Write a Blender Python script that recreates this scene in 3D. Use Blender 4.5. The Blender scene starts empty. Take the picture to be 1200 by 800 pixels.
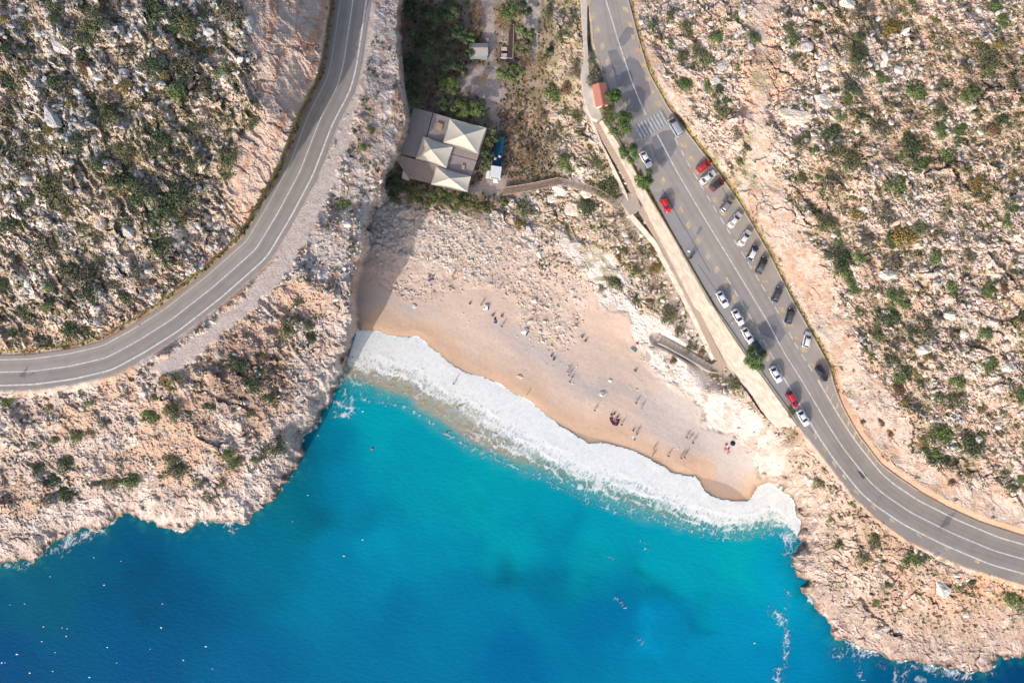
import bpy, math, random, colorsys
import numpy as np
from mathutils import Vector, Matrix

random.seed(7)
RNG = np.random.default_rng(11)
C = bpy.context.scene.collection
SC = bpy.context.scene

# ------------------------------------------------------------ camera, sky, sun, exposure
CAM_H = 200.0                      # metres above the sea, looking straight down
FPX = 833.0                        # focal length in photo pixels (photo is 1200 wide)
cam_d = bpy.data.cameras.new("camera")
cam = bpy.data.objects.new("camera", cam_d); C.objects.link(cam)
cam.location = (0, 0, CAM_H); cam.rotation_euler = (0, 0, 0)
cam_d.sensor_width = 36.0; cam_d.sensor_fit = 'HORIZONTAL'
cam_d.lens = 36.0 * FPX / 1200.0
cam_d.clip_start = 0.5; cam_d.clip_end = 20000
SC.camera = cam

SUN_EL, SUN_ROT = math.radians(24), math.radians(211)   # sun from the lower left
world = bpy.data.worlds.new("World"); SC.world = world; world.use_nodes = True
wn = world.node_tree.nodes; wl = world.node_tree.links
bg = wn["Background"]; bg.inputs[1].default_value = 0.15
sky = wn.new("ShaderNodeTexSky"); sky.sky_type = 'NISHITA'; sky.sun_disc = False
sky.sun_elevation = SUN_EL; sky.sun_rotation = SUN_ROT
sky.air_density = 1.0; sky.dust_density = 3.0; sky.ozone_density = 1.0
wl.new(sky.outputs[0], bg.inputs[0])
sd_ = bpy.data.lights.new("sun", 'SUN'); sun = bpy.data.objects.new("sun", sd_); C.objects.link(sun)
sd_.energy = 2.0; sd_.angle = math.radians(0.5); sd_.color = (1.0, 0.93, 0.85)
sdir = Vector((math.sin(SUN_ROT)*math.cos(SUN_EL), math.cos(SUN_ROT)*math.cos(SUN_EL), math.sin(SUN_EL)))
sun.rotation_euler = sdir.to_track_quat('Z', 'Y').to_euler()
sun.location = (-60, -100, 120)
vs = SC.view_settings
vs.view_transform = 'Standard'; vs.look = 'None'; vs.gamma = 1.0; vs.exposure = 0.57; vs.use_curve_mapping = False
SC.cycles.max_bounces = 6; SC.cycles.diffuse_bounces = 4

# ------------------------------------------------------------ helpers
def P(px, py, h):
    """world point that stands at photo position (px,py) at height h"""
    k = (CAM_H - h) / FPX
    return ((px - 600.0) * k, (400.0 - py) * k, h)

def s2l(c):
    return tuple(((v/255.0)/12.92 if v/255.0 <= .04045 else ((v/255.0+.055)/1.055)**2.4) for v in c)

def tag(o, label=None, cat=None, group=None, kind=None):
    if label: o['label'] = label
    if cat: o['category'] = cat
    if group: o['group'] = group
    if kind: o['kind'] = kind
    return o

def empty(name, loc, rz=0.0):
    o = bpy.data.objects.new(name, None); C.objects.link(o)
    o.location = loc; o.rotation_euler = (0, 0, rz); o.empty_display_size = .3
    return o

_mats = {}
def mat(name, col, rough=.8, metal=0.0, spec=.3, noise=0.0, nscale=4.0, bump=0.0, bscale=20.0, coat=0.0):
    if name in _mats: return _mats[name]
    m = bpy.data.materials.new(name); m.use_nodes = True
    nt = m.node_tree; b = nt.nodes["Principled BSDF"]
    b.inputs["Base Color"].default_value = (*col, 1); b.inputs["Roughness"].default_value = rough
    b.inputs["Metallic"].default_value = metal; b.inputs["Specular IOR Level"].default_value = spec
    b.inputs["Coat Weight"].default_value = coat
    tc = nt.nodes.new("ShaderNodeTexCoord")
    if noise > 0:
        n = nt.nodes.new("ShaderNodeTexNoise"); n.inputs["Scale"].default_value = nscale
        n.inputs["Detail"].default_value = 6
        nt.links.new(tc.outputs["Object"], n.inputs["Vector"])
        r = nt.nodes.new("ShaderNodeMapRange"); r.inputs[1].default_value = .25; r.inputs[2].default_value = .75
        r.inputs[3].default_value = 1-noise; r.inputs[4].default_value = 1+noise
        nt.links.new(n.outputs[0], r.inputs[0])
        mx = nt.nodes.new("ShaderNodeMix"); mx.data_type = 'RGBA'; mx.blend_type = 'MULTIPLY'
        mx.inputs[0].default_value = 1; mx.inputs[6].default_value = (*col, 1)
        nt.links.new(r.outputs[0], mx.inputs[7]); nt.links.new(mx.outputs[2], b.inputs["Base Color"])
    if bump > 0:
        n2 = nt.nodes.new("ShaderNodeTexNoise"); n2.inputs["Scale"].default_value = bscale; n2.inputs["Detail"].default_value = 5
        nt.links.new(tc.outputs["Object"], n2.inputs["Vector"])
        bp = nt.nodes.new("ShaderNodeBump"); bp.inputs["Strength"].default_value = bump; bp.inputs["Distance"].default_value = .1
        nt.links.new(n2.outputs[0], bp.inputs["Height"]); nt.links.new(bp.outputs[0], b.inputs["Normal"])
    _mats[name] = m
    return m

def attr_mat(name, rough=.9, spec=.2, noise=.12, nscale=1.5, bump=.5, bscale=2.5, bdist=.25, trans=0.0, fine=True):
    if name in _mats: return _mats[name]
    m = bpy.data.materials.new(name); m.use_nodes = True
    nt = m.node_tree; b = nt.nodes["Principled BSDF"]
    b.inputs["Roughness"].default_value = rough; b.inputs["Specular IOR Level"].default_value = spec
    a = nt.nodes.new("ShaderNodeAttribute"); a.attribute_name = "Col"
    src = a.outputs["Color"]
    tc = nt.nodes.new("ShaderNodeTexCoord")
    if noise > 0:
        n = nt.nodes.new("ShaderNodeTexNoise"); n.inputs["Scale"].default_value = nscale; n.inputs["Detail"].default_value = 8
        n.inputs["Roughness"].default_value = .65
        nt.links.new(tc.outputs["Object"], n.inputs["Vector"])
        r = nt.nodes.new("ShaderNodeMapRange"); r.inputs[1].default_value = .25; r.inputs[2].default_value = .75
        r.inputs[3].default_value = 1-noise; r.inputs[4].default_value = 1+noise
        nt.links.new(n.outputs[0], r.inputs[0])
        mx = nt.nodes.new("ShaderNodeMix"); mx.data_type = 'RGBA'; mx.blend_type = 'MULTIPLY'
        mx.inputs[0].default_value = 1
        nt.links.new(src, mx.inputs[6]); nt.links.new(r.outputs[0], mx.inputs[7]); src = mx.outputs[2]
    nt.links.new(src, b.inputs["Base Color"])
    if bump > 0:
        n2 = nt.nodes.new("ShaderNodeTexNoise"); n2.inputs["Scale"].default_value = bscale; n2.inputs["Detail"].default_value = 6
        nt.links.new(tc.outputs["Object"], n2.inputs["Vector"])
        bp = nt.nodes.new("ShaderNodeBump"); bp.inputs["Strength"].default_value = bump; bp.inputs["Distance"].default_value = bdist
        nt.links.new(n2.outputs[0], bp.inputs["Height"]); nt.links.new(bp.outputs[0], b.inputs["Normal"])
    _mats[name] = m
    return m

def np_mesh(name, V, F, material=None, col=None, smooth=False):
    """V (n,3) float, F (m,k) int with k = 3 or 4; col (n,3) linear point colours"""
    me = bpy.data.meshes.new(name)
    n, m, k = len(V), len(F), F.shape[1]
    me.vertices.add(n); me.vertices.foreach_set("co", np.ascontiguousarray(V, np.float32).ravel())
    me.loops.add(m*k); me.loops.foreach_set("vertex_index", np.ascontiguousarray(F, np.int32).ravel())
    me.polygons.add(m); me.polygons.foreach_set("loop_start", np.arange(0, m*k, k, dtype=np.int32))
    me.polygons.foreach_set("use_smooth", np.full(m, smooth))
    if col is not None:
        ca = me.color_attributes.new("Col", 'FLOAT_COLOR', 'POINT')
        c4 = np.ones((n, 4), np.float32); c4[:, :3] = col
        ca.data.foreach_set("color", c4.ravel())
    me.update(calc_edges=True)
    if material: me.materials.append(material)
    return me

def link(name, me, parent=None, loc=(0, 0, 0), rz=0.0):
    o = bpy.data.objects.new(name, me); C.objects.link(o)
    o.parent = parent; o.location = loc; o.rotation_euler = (0, 0, rz)
    return o

class MB:
    """collects simple solids into one mesh"""
    def __init__(s): s.v = []; s.f = []
    def add(s, vs, fs):
        n = len(s.v); s.v += [tuple(p) for p in vs]; s.f += [tuple(i+n for i in f) for f in fs]; return s
    def box(s, c, d, rz=0.0, taper=1.0):
        x, y, z = d[0]/2, d[1]/2, d[2]/2; cs, sn = math.cos(rz), math.sin(rz); vs = []
        for dz, t in ((-z, 1), (z, taper)):
            for a, b in ((-x, -y), (x, -y), (x, y), (-x, y)):
                a *= t; b *= t
                vs.append((c[0]+a*cs-b*sn, c[1]+a*sn+b*cs, c[2]+dz))
        return s.add(vs, [(3, 2, 1, 0), (4, 5, 6, 7), (0, 1, 5, 4), (1, 2, 6, 5), (2, 3, 7, 6), (3, 0, 4, 7)])
    def tube(s, pts, rad, seg=6, caps=True):
        pts = [Vector(p) for p in pts]; n = len(pts)
        if not hasattr(rad, '__len__'): rad = [rad]*n
        vs = []; fs = []
        for i, p in enumerate(pts):
            d = (pts[min(i+1, n-1)] - pts[max(i-1, 0)])
            if d.length < 1e-9: d = Vector((0, 0, 1))
            d.normalize()
            u = d.cross(Vector((0, 0, 1)));
            if u.length < 1e-3: u = Vector((1, 0, 0))
            u.normalize(); w = d.cross(u)
            for k in range(seg):
                a = 2*math.pi*k/seg
                vs.append(p + (u*math.cos(a) + w*math.sin(a))*rad[i])
        for i in range(n-1):
            for k in range(seg):
                a = i*seg+k; b = i*seg+(k+1) % seg
                fs.append((a, b, b+seg, a+seg))
        if caps:
            fs.append(tuple(range(seg))[::-1]); fs.append(tuple((n-1)*seg+k for k in range(seg)))
        return s.add(vs, fs)
    def loft(s, rings, caps=True):
        vs = []; fs = []; m = len(rings[0])
        for r in rings: vs += [tuple(p) for p in r]
        for i in range(len(rings)-1):
            for k in range(m):
                a = i*m+k; b = i*m+(k+1) % m
                fs.append((a, b, b+m, a+m))
        if caps:
            fs.append(tuple(range(m))[::-1]); fs.append(tuple((len(rings)-1)*m+k for k in range(m)))
        return s.add(vs, fs)
    def prism(s, poly, z0, z1):
        n = len(poly)
        vs = [(p[0], p[1], z0) for p in poly] + [(p[0], p[1], z1) for p in poly]
        return s.add(vs, [tuple(range(n))[::-1], tuple(range(n, 2*n))] + [(i, (i+1) % n, (i+1) % n+n, i+n) for i in range(n)])
    def ball(s, c, r, seg=8, rings=5, sz=1.0):
        vs = [(c[0], c[1], c[2]-r*sz)]; fs = []
        for i in range(1, rings):
            t = math.pi*i/rings - math.pi/2
            for k in range(seg):
                a = 2*math.pi*k/seg
                vs.append((c[0]+r*math.cos(t)*math.cos(a), c[1]+r*math.cos(t)*math.sin(a), c[2]+r*sz*math.sin(t)))
        vs.append((c[0], c[1], c[2]+r*sz)); top = len(vs)-1
        for k in range(seg): fs.append((0, 1+(k+1) % seg, 1+k))
        for i in range(rings-2):
            for k in range(seg):
                a = 1+i*seg+k; b = 1+i*seg+(k+1) % seg
                fs.append((a, b, b+seg, a+seg))
        o = 1+(rings-2)*seg
        for k in range(seg): fs.append((o+k, o+(k+1) % seg, top))
        return s.add(vs, fs)
    def mesh(s, name, material=None, smooth=False, bevel=0):
        me = bpy.data.meshes.new(name); me.from_pydata(s.v, [], s.f)
        if material: me.materials.append(material)
        if smooth:
            for p in me.polygons: p.use_smooth = True
        me.update(); return me
    def build(s, name, material=None, parent=None, loc=(0, 0, 0), rz=0, smooth=False):
        return link(name, s.mesh(name, material, smooth), parent, loc, rz)

def copy_tree(o, parent=None):
    c = o.copy(); C.objects.link(c); c.parent = parent
    if parent is not None: c.matrix_parent_inverse = o.matrix_parent_inverse
    for ch in KIDS.get(o.name, ()): 
        k = copy_tree(ch, c)
        KIDS.setdefault(c.name, []).append(k)
    return c
KIDS = {}
def index_kids():
    KIDS.clear()
    for o in bpy.data.objects:
        if o.parent: KIDS.setdefault(o.parent.name, []).append(o)

# ------------------------------------------------------------ numpy noise
def vnoise(x, y, seed=0):
    r = np.random.default_rng(seed); T = r.random((256, 256)).astype(np.float32)
    xi = np.floor(x).astype(np.int64); yi = np.floor(y).astype(np.int64)
    fx = (x-xi).astype(np.float32); fy = (y-yi).astype(np.float32)
    fx = fx*fx*fx*(fx*(fx*6-15)+10); fy = fy*fy*fy*(fy*(fy*6-15)+10)
    x0 = xi & 255; x1 = (xi+1) & 255; y0 = yi & 255; y1 = (yi+1) & 255
    return (T[y0, x0]*(1-fx)+T[y0, x1]*fx)*(1-fy) + (T[y1, x0]*(1-fx)+T[y1, x1]*fx)*fy
def fbm(x, y, seed=0, oct=4, gain=.5):
    s = 0; a = 1; t = 0
    for i in range(oct):
        s = s + a*vnoise(x*2**i+17.3*i, y*2**i-9.1*i, seed+i); t += a; a *= gain
    return s/t
def ridged(x, y, seed=0, oct=4, gain=.55):
    s = 0; a = 1; t = 0
    for i in range(oct):
        s = s + a*(1-np.abs(2*vnoise(x*2**i+5.7*i, y*2**i+3.3*i, seed+i)-1)); t += a; a *= gain
    return s/t
def worley(x, y, seed=0):
    """returns F1, F2, cell random"""
    r = np.random.default_rng(seed); JX = r.random((256, 256)).astype(np.float32); JY = r.random((256, 256)).astype(np.float32)
    CR = r.random((256, 256)).astype(np.float32)
    xi = np.floor(x).astype(np.int32); yi = np.floor(y).astype(np.int32)
    f1 = np.full(x.shape, 9, np.float32); f2 = f1.copy(); cr = np.zeros(x.shape, np.float32)
    for dy in (-1, 0, 1):
        for dx in (-1, 0, 1):
            cx = xi+dx; cy = yi+dy; a = cy & 255; b = cx & 255
            d = (cx+JX[a, b]-x)**2 + (cy+JY[a, b]-y)**2
            n = d < f1
            f2 = np.where(n, f1, np.minimum(f2, d)); cr = np.where(n, CR[a, b], cr); f1 = np.where(n, d, f1)
    return np.sqrt(f1), np.sqrt(f2), cr
def blocks(x, y, seed=0, crack=.16):
    """angular blocks: flat, tilted cell tops divided by cracks; returns height 0..1-ish, crack mask, cell random"""
    r = np.random.default_rng(seed); JX = r.random((256, 256)).astype(np.float32); JY = r.random((256, 256)).astype(np.float32)
    CR = r.random((256, 256)).astype(np.float32); TX = r.uniform(-1, 1, (256, 256)).astype(np.float32); TY = r.uniform(-1, 1, (256, 256)).astype(np.float32)
    xi = np.floor(x).astype(np.int32); yi = np.floor(y).astype(np.int32)
    f1 = np.full(x.shape, 9, np.float32); f2 = f1.copy(); cr = np.zeros(x.shape, np.float32); ti = cr.copy()
    for dy in (-1, 0, 1):
        for dx in (-1, 0, 1):
            cx = xi+dx; cy = yi+dy; a = cy & 255; b = cx & 255
            ox = x-cx-JX[a, b]; oy = y-cy-JY[a, b]; d = ox*ox+oy*oy
            n = d < f1
            f2 = np.where(n, f1, np.minimum(f2, d)); cr = np.where(n, CR[a, b], cr); ti = np.where(n, ox*TX[a, b]+oy*TY[a, b], ti); f1 = np.where(n, d, f1)
    e = sstep(0, crack, np.sqrt(f2)-np.sqrt(f1))
    return e*(.35+.65*cr)+.9*ti*e, e, cr
def sstep(a, b, x):
    t = np.clip((x-a)/(b-a), 0, 1); return t*t*(3-2*t)
def lerp(a, b, t): return a+(b-a)*t

# ------------------------------------------------------------ polylines
def resample(pts, n):
    pts = np.array(pts, float); d = np.r_[0, np.cumsum(np.hypot(*(pts[1:, :2]-pts[:-1, :2]).T))]
    t = np.linspace(0, d[-1], n)
    return np.stack([np.interp(t, d, pts[:, k]) for k in range(pts.shape[1])], 1)
def smoothline(pts, n, it=6):
    q = resample(pts, n)
    for _ in range(it):
        q[1:-1] = (q[:-2]+2*q[1:-1]+q[2:])/4
    return q
def pl_len(q): return float(np.sum(np.hypot(*(q[1:, :2]-q[:-1, :2]).T)))
def normals(q):
    d = np.gradient(q[:, :2], axis=0); d /= np.hypot(d[:, 0], d[:, 1])[:, None]
    return np.stack([-d[:, 1], d[:, 0]], 1)       # in photo px (y down): points to the left-hand lower side
# ------------------------------------------------------------ traced layout (photo pixels)
ROAD_H = 25.0
CL_L = [(424,-140),(420,-60),(413.7,0),(402.5,75),(396,100),(375,140),(352,200),(327,247),(300,292),(250,336),(200,375),(162,399),(125,419),(82,429),(37,435),(0,436),(-60,436),(-200,430)]
CL_R = [(655,-140),(690,-60),(710,0),(722.5,42),(740,95),(755,131),(772.5,162),(792.5,200),(825,255),(857.5,307.5),(900,377.5),(920,415),(940,446),(971,499),(990,527.5),(1020,565),(1036,579),(1067,600),(1115,624),(1165,645),(1200,655),(1260,668),(1420,695)]
RE_L = [(634,-140),(672,-60),(692,0),(697,50),(709,88),(722,130),(735,165),(745,182),(760,218),(790,275),(825,335),(855,384),(872,410),(889,432),(920,475),(937,499),(970,541),(1000,579),(1028,606),(1064,632),(1125,661),(1200,684),(1260,698),(1420,725)]
RE_R = [(680,-140),(716,-60),(736,0),(747,42),(760,85),(782,125),(801,150),(840,200),(866,237),(900,295),(926,347),(955,398),(972,430),(978,453),(987,476),(999,498),(1007,511),(1032,544),(1052,559),(1076,575),(1112,595),(1150,612),(1200,628),(1260,642),(1420,668)]
COAST = [(-130,672),(0,664),(25,652),(40,655),(55,640),(70,630),(95,618),(120,622),(140,605),(150,597),(165,605),(185,618),(215,619),(235,610),(262,612),(290,612),(298,600),(305,590),(322,580),(335,562),(350,545),(354,528),(352,508),(370,500),(378,480),(388,462),(400,440),(404,420),(412,400),
 (418,388),(445,389),(460,395),(490,395),(510,412),(530,428),(545,438),(575,445),(600,460),(620,470),(640,488),(665,505),(690,520),(710,519),(740,528),(765,540),(790,555),(815,559),(825,575),(840,585),(862,588),(880,586),(888,571),(900,566),(915,572),(928,588),(936,608),
 (938,625),(938,640),(928,660),(932,672),(945,680),(938,688),(950,703),(960,720),(975,732),(973,745),(985,752),(1005,756),(1020,763),(1035,768),(1060,775),(1085,778),(1110,782),(1140,787),(1160,782),(1170,768),(1200,767),(1330,765)]
LAND = COAST + [(1330,-130),(-130,-130)]
MASSIF = [(478,-130),(470,0),(468,40),(470,80),(474,110),(480,140),(475,160),(466,180),(458,195),(451,205),(450,228),(437,240),(428,262),(428,290),(416,325),(413,350),(415,370),(417,388),(408,405),(404,425),(395,455),(378,500),(300,900),(-200,900),(-200,-130)]
SAND = [(418,388),(417,372),(414,350),(417,326),(430,300),(440,290),(470,300),(500,310),(560,330),(600,300),(640,290),(660,300),(690,330),(702,345),(703,360),(735,368),(742,395),(752,420),(768,434),(786,452),(800,462),(822,478),(826,500),(845,505),(865,515),(876,530),(886,548),(893,566),(880,600),(800,580),(700,545),(600,500),(520,440),(440,400)]
SCREE = [(440,240),(470,225),(500,238),(540,255),(580,262),(640,262),(665,300),(690,330),(692,360),(690,385),(668,408),(640,400),(610,380),(590,345),(560,335),(520,345),(470,350),(440,330),(425,300)]
WHITE = [(655,275),(680,280),(720,300),(735,330),(728,345),(760,370),(790,380),(830,440),(850,455),(880,480),(905,500),(925,520),(915,560),(893,560),(876,528),(862,513),(830,505),(824,480),(800,460),(768,436),(750,418),(740,395),(733,366),(702,360),(700,340),(690,328),(668,305),(652,290)]
CUT_R = [(736,-130),(736,0),(760,85),(801,150),(866,237),(926,347),(978,453),(1007,511),(1052,559),(1112,595),(1200,628),(1330,650),(1330,610),(1200,590),(1120,555),(1080,530),(1060,490),(1030,440),(1005,400),(975,330),(960,290),(935,250),(915,200),(905,120),(905,40),(900,-130),(870,-130),(880,60),(880,140),(860,200),(830,170),(800,120),(775,80),(760,20),(760,-130)]
CLIFF_UL = [(395,-130),(392,0),(385,75),(365,125),(332,198),(310,245),(285,262),(262,230),(270,180),(300,130),(295,60),(285,0),(285,-130)]
SHOULDER = [(430,-10),(424,60),(410,110),(395,150),(373,200),(345,258),(318,303),(280,350),(240,382),(205,408),(180,425),(178,448),(215,435),(250,405),(300,362),(340,320),(372,260),(395,220),(405,180),(425,120),(432,60),(436,0)]
VALLEY = [(472,-130),(478,60),(484,130),(470,190),(455,210),(470,240),(560,250),(600,235),(650,215),(640,150),(640,100),(655,40),(635,-20),(640,-130)]
DRY = [(588,120),(612,118),(640,150),(642,205),(610,212),(592,205),(590,160)]
TRACK = [(560,-20),(578,-20),(580,60),(588,90),(590,130),(585,165),(575,205),(560,215),(545,225),(600,232),(600,222),(590,205),(588,160),(576,130),(560,110),(540,108),(530,95),(545,80),(572,78),(570,40)]
STREAM = [(612,-20),(635,-20),(632,40),(628,80),(618,80),(616,40)]

# retaining wall below the parking road: top edge on the road, foot on the stairs
WALL_TOP = [(706,140,25.2),(722,163,25.2),(739,190,25.2),(754,218,25.2),(767,240,25.2),(790,279,25.2),(825,340,25.2),(838,362,25.2),(855,388,25.2),(874,416,25.2),(890,436,25.2),(920,478,25.2),(935,499,25.2)]
WALL_FOOT = [(703,143,24),(716,166,22),(733,198,18.7),(746,222,16.8),(754,240,15.6),(775,277,13.8),(803,328,12.2),(818,360,11.2),(836,396,10),(851,424,8.8),(868,448,9.5),(893,484,11),(910,501,13)]
STAIR = [(696,133,23.6),(708,160,21.6),(730,198,18.4),(742,222,16.4),(750,241,15.2),(771,279,13.4),(799,331,11.8),(814,361,10.8),(831,397,9.4),(845,424,8.2)]
STAIR2 = [(845,426,8.2),(834,432,7.9),(818,423,7.4),(800,412,6.8),(782,402,6.0),(770,396,5.6)]

# ------------------------------------------------------------ distance fields on a coarse grid
X0, X1, Y0, Y1 = -120, 1320, -120, 920
gx2 = np.arange(X0, X1+1, 2, dtype=np.float32); gy2 = np.arange(Y0, Y1+1, 2, dtype=np.float32)
GX2, GY2 = np.meshgrid(gx2, gy2)
xs = np.arange(X0, X1+1, dtype=np.float32); ys = np.arange(Y0, Y1+1, dtype=np.float32)
GX, GY = np.meshgrid(xs, ys)
def up(a):
    """coarse (2px) to fine (1px)"""
    r = np.empty((a.shape[0], len(xs)), np.float32)
    r[:, ::2] = a; r[:, 1::2] = (a[:, :-1]+a[:, 1:])/2
    q = np.empty((len(ys), len(xs)), np.float32)
    q[::2] = r; q[1::2] = (r[:-1]+r[1:])/2
    return q
def dist_line(pts, gxx=None, gyy=None):
    gxx = GX2 if gxx is None else gxx; gyy = GY2 if gyy is None else gyy
    d = np.full(gxx.shape, 1e9, np.float32)
    for (ax, ay), (bx, by) in zip([p[:2] for p in pts[:-1]], [p[:2] for p in pts[1:]]):
        vx, vy = bx-ax, by-ay; L = vx*vx+vy*vy
        if L == 0: continue
        t = np.clip(((gxx-ax)*vx+(gyy-ay)*vy)/L, 0, 1)
        d = np.minimum(d, (gxx-ax-t*vx)**2+(gyy-ay-t*vy)**2)
    return np.sqrt(d)
def inside(poly, gxx=None, gyy=None):
    gxx = GX2 if gxx is None else gxx; gyy = GY2 if gyy is None else gyy
    c = np.zeros(gxx.shape, bool); n = len(poly)
    for i in range(n):
        ax, ay = poly[i][:2]; bx, by = poly[(i+1) % n][:2]
        if ay == by: continue
        c ^= ((ay > gyy) != (by > gyy)) & (gxx < (bx-ax)*(gyy-ay)/(by-ay)+ax)
    return c
def sdf(poly):
    d = dist_line(list(poly)+[poly[0]]); return up(np.where(inside(poly), d, -d).astype(np.float32))

# wobble so that zone edges are not straight
WX = (fbm(GX/38, GY/38, 3, 4)-.5); WY = (fbm(GX/38, GY/38, 13, 4)-.5); WF = fbm(GX/9, GY/9, 23, 3)-.5
def zone(poly, feather=8, wob=18):
    return sstep(-feather, feather, sdf(poly) + WX*wob*1.5 + WF*wob*.5)

sd_land = sdf(LAND); sd_coast_plain = sd_land.copy()
# beachness: near the sand the shore is smooth, elsewhere ragged
is_beach = sstep(-10, 10, sdf([(414,385),(430,340),(600,380),(760,440),(870,500),(905,560),(905,640),(700,620),(520,520),(430,440),(412,396)]))
land_d = sd_land + (1-is_beach)*(WF*7 + (ridged(GX/22, GY/22, 31, 3)-.5)*9)

# ------------------------------------------------------------ heights
def rbf(pts, step=4):
    p = np.array(pts, float); c = p[:, :2]/100.0; n = len(p)
    r = np.hypot(c[:, None, 0]-c[None, :, 0], c[:, None, 1]-c[None, :, 1])
    A = np.zeros((n+3, n+3)); A[:n, :n] = r - np.eye(n)*.02; A[:n, n] = 1; A[:n, n+1:] = c; A[n, :n] = 1; A[n+1:, :n] = c.T
    w = np.linalg.solve(A, np.r_[p[:, 2], 0, 0, 0])
    gx = GX2/100; gy = GY2/100
    s = w[n] + w[n+1]*gx + w[n+2]*gy
    for i in range(n): s = s + w[i]*np.hypot(gx-c[i, 0], gy-c[i, 1])
    return up(s.astype(np.float32))
H_left = rbf([(-120,-120,50),(-120,200,46),(-120,400,32),(0,0,45),(150,0,43),(270,0,40),(0,150,42),(150,150,40),(250,150,37),(310,60,39),(325,140,38),(300,200,34),(350,40,38),(365,90,34),(378,20,33),
 (0,250,37),(150,250,35),(240,250,31),(0,320,33),(100,330,31),(170,330,28.5),(0,385,27.5),(90,385,27),(280,262,28),
 (445,-100,25.5),(440,0,25.5),(460,60,25),(460,120,24.5),(445,170,24),(430,60,25),(410,150,25),(380,220,25),(400,240,22),(345,300,25),(300,350,25),(250,395,25),(200,430,25),(150,462,22.5),(0,478,22),(-120,480,22),
 (370,300,23),(410,260,26),(405,300,26),(404,350,26),(406,372,24),(400,390,21),(350,360,22.5),(340,420,20),(380,440,16),(300,410,22.5),(300,480,18),(330,530,13),(230,470,20),(120,520,17),(0,540,16),(250,560,14),(180,570,13.5),(60,600,10),(0,640,7),(-120,640,8),(290,595,9),(200,640,6)])
H_rest = rbf([(500,-120,10),(500,0,9),(500,110,8.5),(550,60,9),(600,60,9),(620,-100,12),(580,150,8.5),(620,150,9),(540,230,8),(470,200,8.5),
 (460,260,6.5),(550,262,7),(620,262,8),(450,320,3.8),(430,380,1.2),(520,320,4.2),(560,345,4.2),(640,340,5.2),(700,400,4.6),(480,365,2),(560,400,1.8),(620,420,2.2),(700,470,2.4),(780,475,3),(820,505,2.6),(865,560,1),(640,470,1.1),(740,510,1),(500,398,.7),(800,545,1),(880,590,.2),(600,500,-.5),(450,420,-.5),
 (680,0,22),(655,30,18),(635,0,14),(620,100,11),(650,100,15.5),(683,60,22.5),(690,110,23),(640,200,11),(665,180,14),(700,205,17.5),
 (660,290,8.5),(720,300,11),(745,270,14),(700,250,13),(690,300,9.5),(715,345,8),(750,360,9),(785,350,11.5),(760,400,6),(735,400,4.5),(770,432,4.5),(800,440,7.5),(835,460,8.5),(868,470,9.5),(850,500,5.5),(880,520,7),(905,530,10),(925,510,13),(900,560,4),
 (940,510,24),(950,560,18),(935,595,9),(960,600,15),(1000,600,23),(1000,640,17),(1050,650,21.5),(1050,680,15),(945,660,6),(970,690,8),(1000,730,6),(1100,690,18),(1200,700,22),(1100,740,8),(1200,740,11),(1320,760,8),(1320,720,20),(1120,770,3.5),(1200,765,5),
 (745,-60,25),(745,0,26),(770,40,29),(800,80,32),(800,140,26.5),(850,140,33),(830,180,27),(900,150,38),(870,220,28),(900,260,30),(930,320,28),(960,300,34),(960,380,27.5),(1000,400,33),(990,450,27.5),(1040,480,32),(1020,500,28),(1060,550,27.5),(1100,540,31),(1120,588,27),(1200,600,29),(1200,560,33),
 (850,0,36),(1000,0,47),(1000,150,44),(1080,250,44),(1200,100,56),(1200,300,51),(1200,450,43),(1100,400,40),(1320,300,60),(1320,0,66),(1320,-120,68),(1320,600,34),(1320,500,46),(1000,-120,50)])
t = sstep(-5, 4, sdf(MASSIF) + WF*5)
HF = lerp(H_rest, H_left, t)
coast_k = lerp(13.0, 3.0, is_beach)
coast_k = lerp(coast_k, 3.5, np.exp(-(((GX-405)/35)**2+((GY-405)/60)**2)))
HF = np.where(land_d > 0, HF*(1-np.exp(-np.maximum(land_d, 0)/coast_k)), np.maximum(-2.5, land_d*.25))

# ------------------------------------------------------------ zones
z_sand = sstep(-4, 4, sdf(SAND)+WF*8); z_scree = zone(SCREE, 8, 14)
z_white = zone(WHITE, 5, 10); z_cut = zone(CUT_R, 8, 22); z_cliff = zone(CLIFF_UL, 8, 14)
z_sh = sstep(-3, 4, sdf(SHOULDER)+WF*12-1.5); z_val = zone(VALLEY, 8, 10)*(1-sstep(-4, 4, sdf(MASSIF)))
z_dry = zone(DRY, 8, 14); z_track = zone(TRACK, 5, 8); z_stream = zone(STREAM, 4, 8)
s_mas = sdf(MASSIF)
d_roadL = up(dist_line(CL_L)); d_poly = -sdf(RE_L + RE_R[::-1])
upper_left = ((s_mas > 0) & inside([(-130,-130),(410,-130)]+CL_L[1:]+[(-130,430)], GX, GY)).astype(np.float32)
rim = sstep(0, 30, s_mas)                          # 0 at the cliff rim of the massif
cl_line_r = up(dist_line(CL_R))
right_hill = (inside(CL_R + [(1420,-140)], GX, GY)).astype(np.float32)
below_left = ((s_mas > 0) & (upper_left < .5)).astype(np.float32)
coast_band = (1-is_beach)*(1-sstep(10, 60, land_d))

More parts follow.
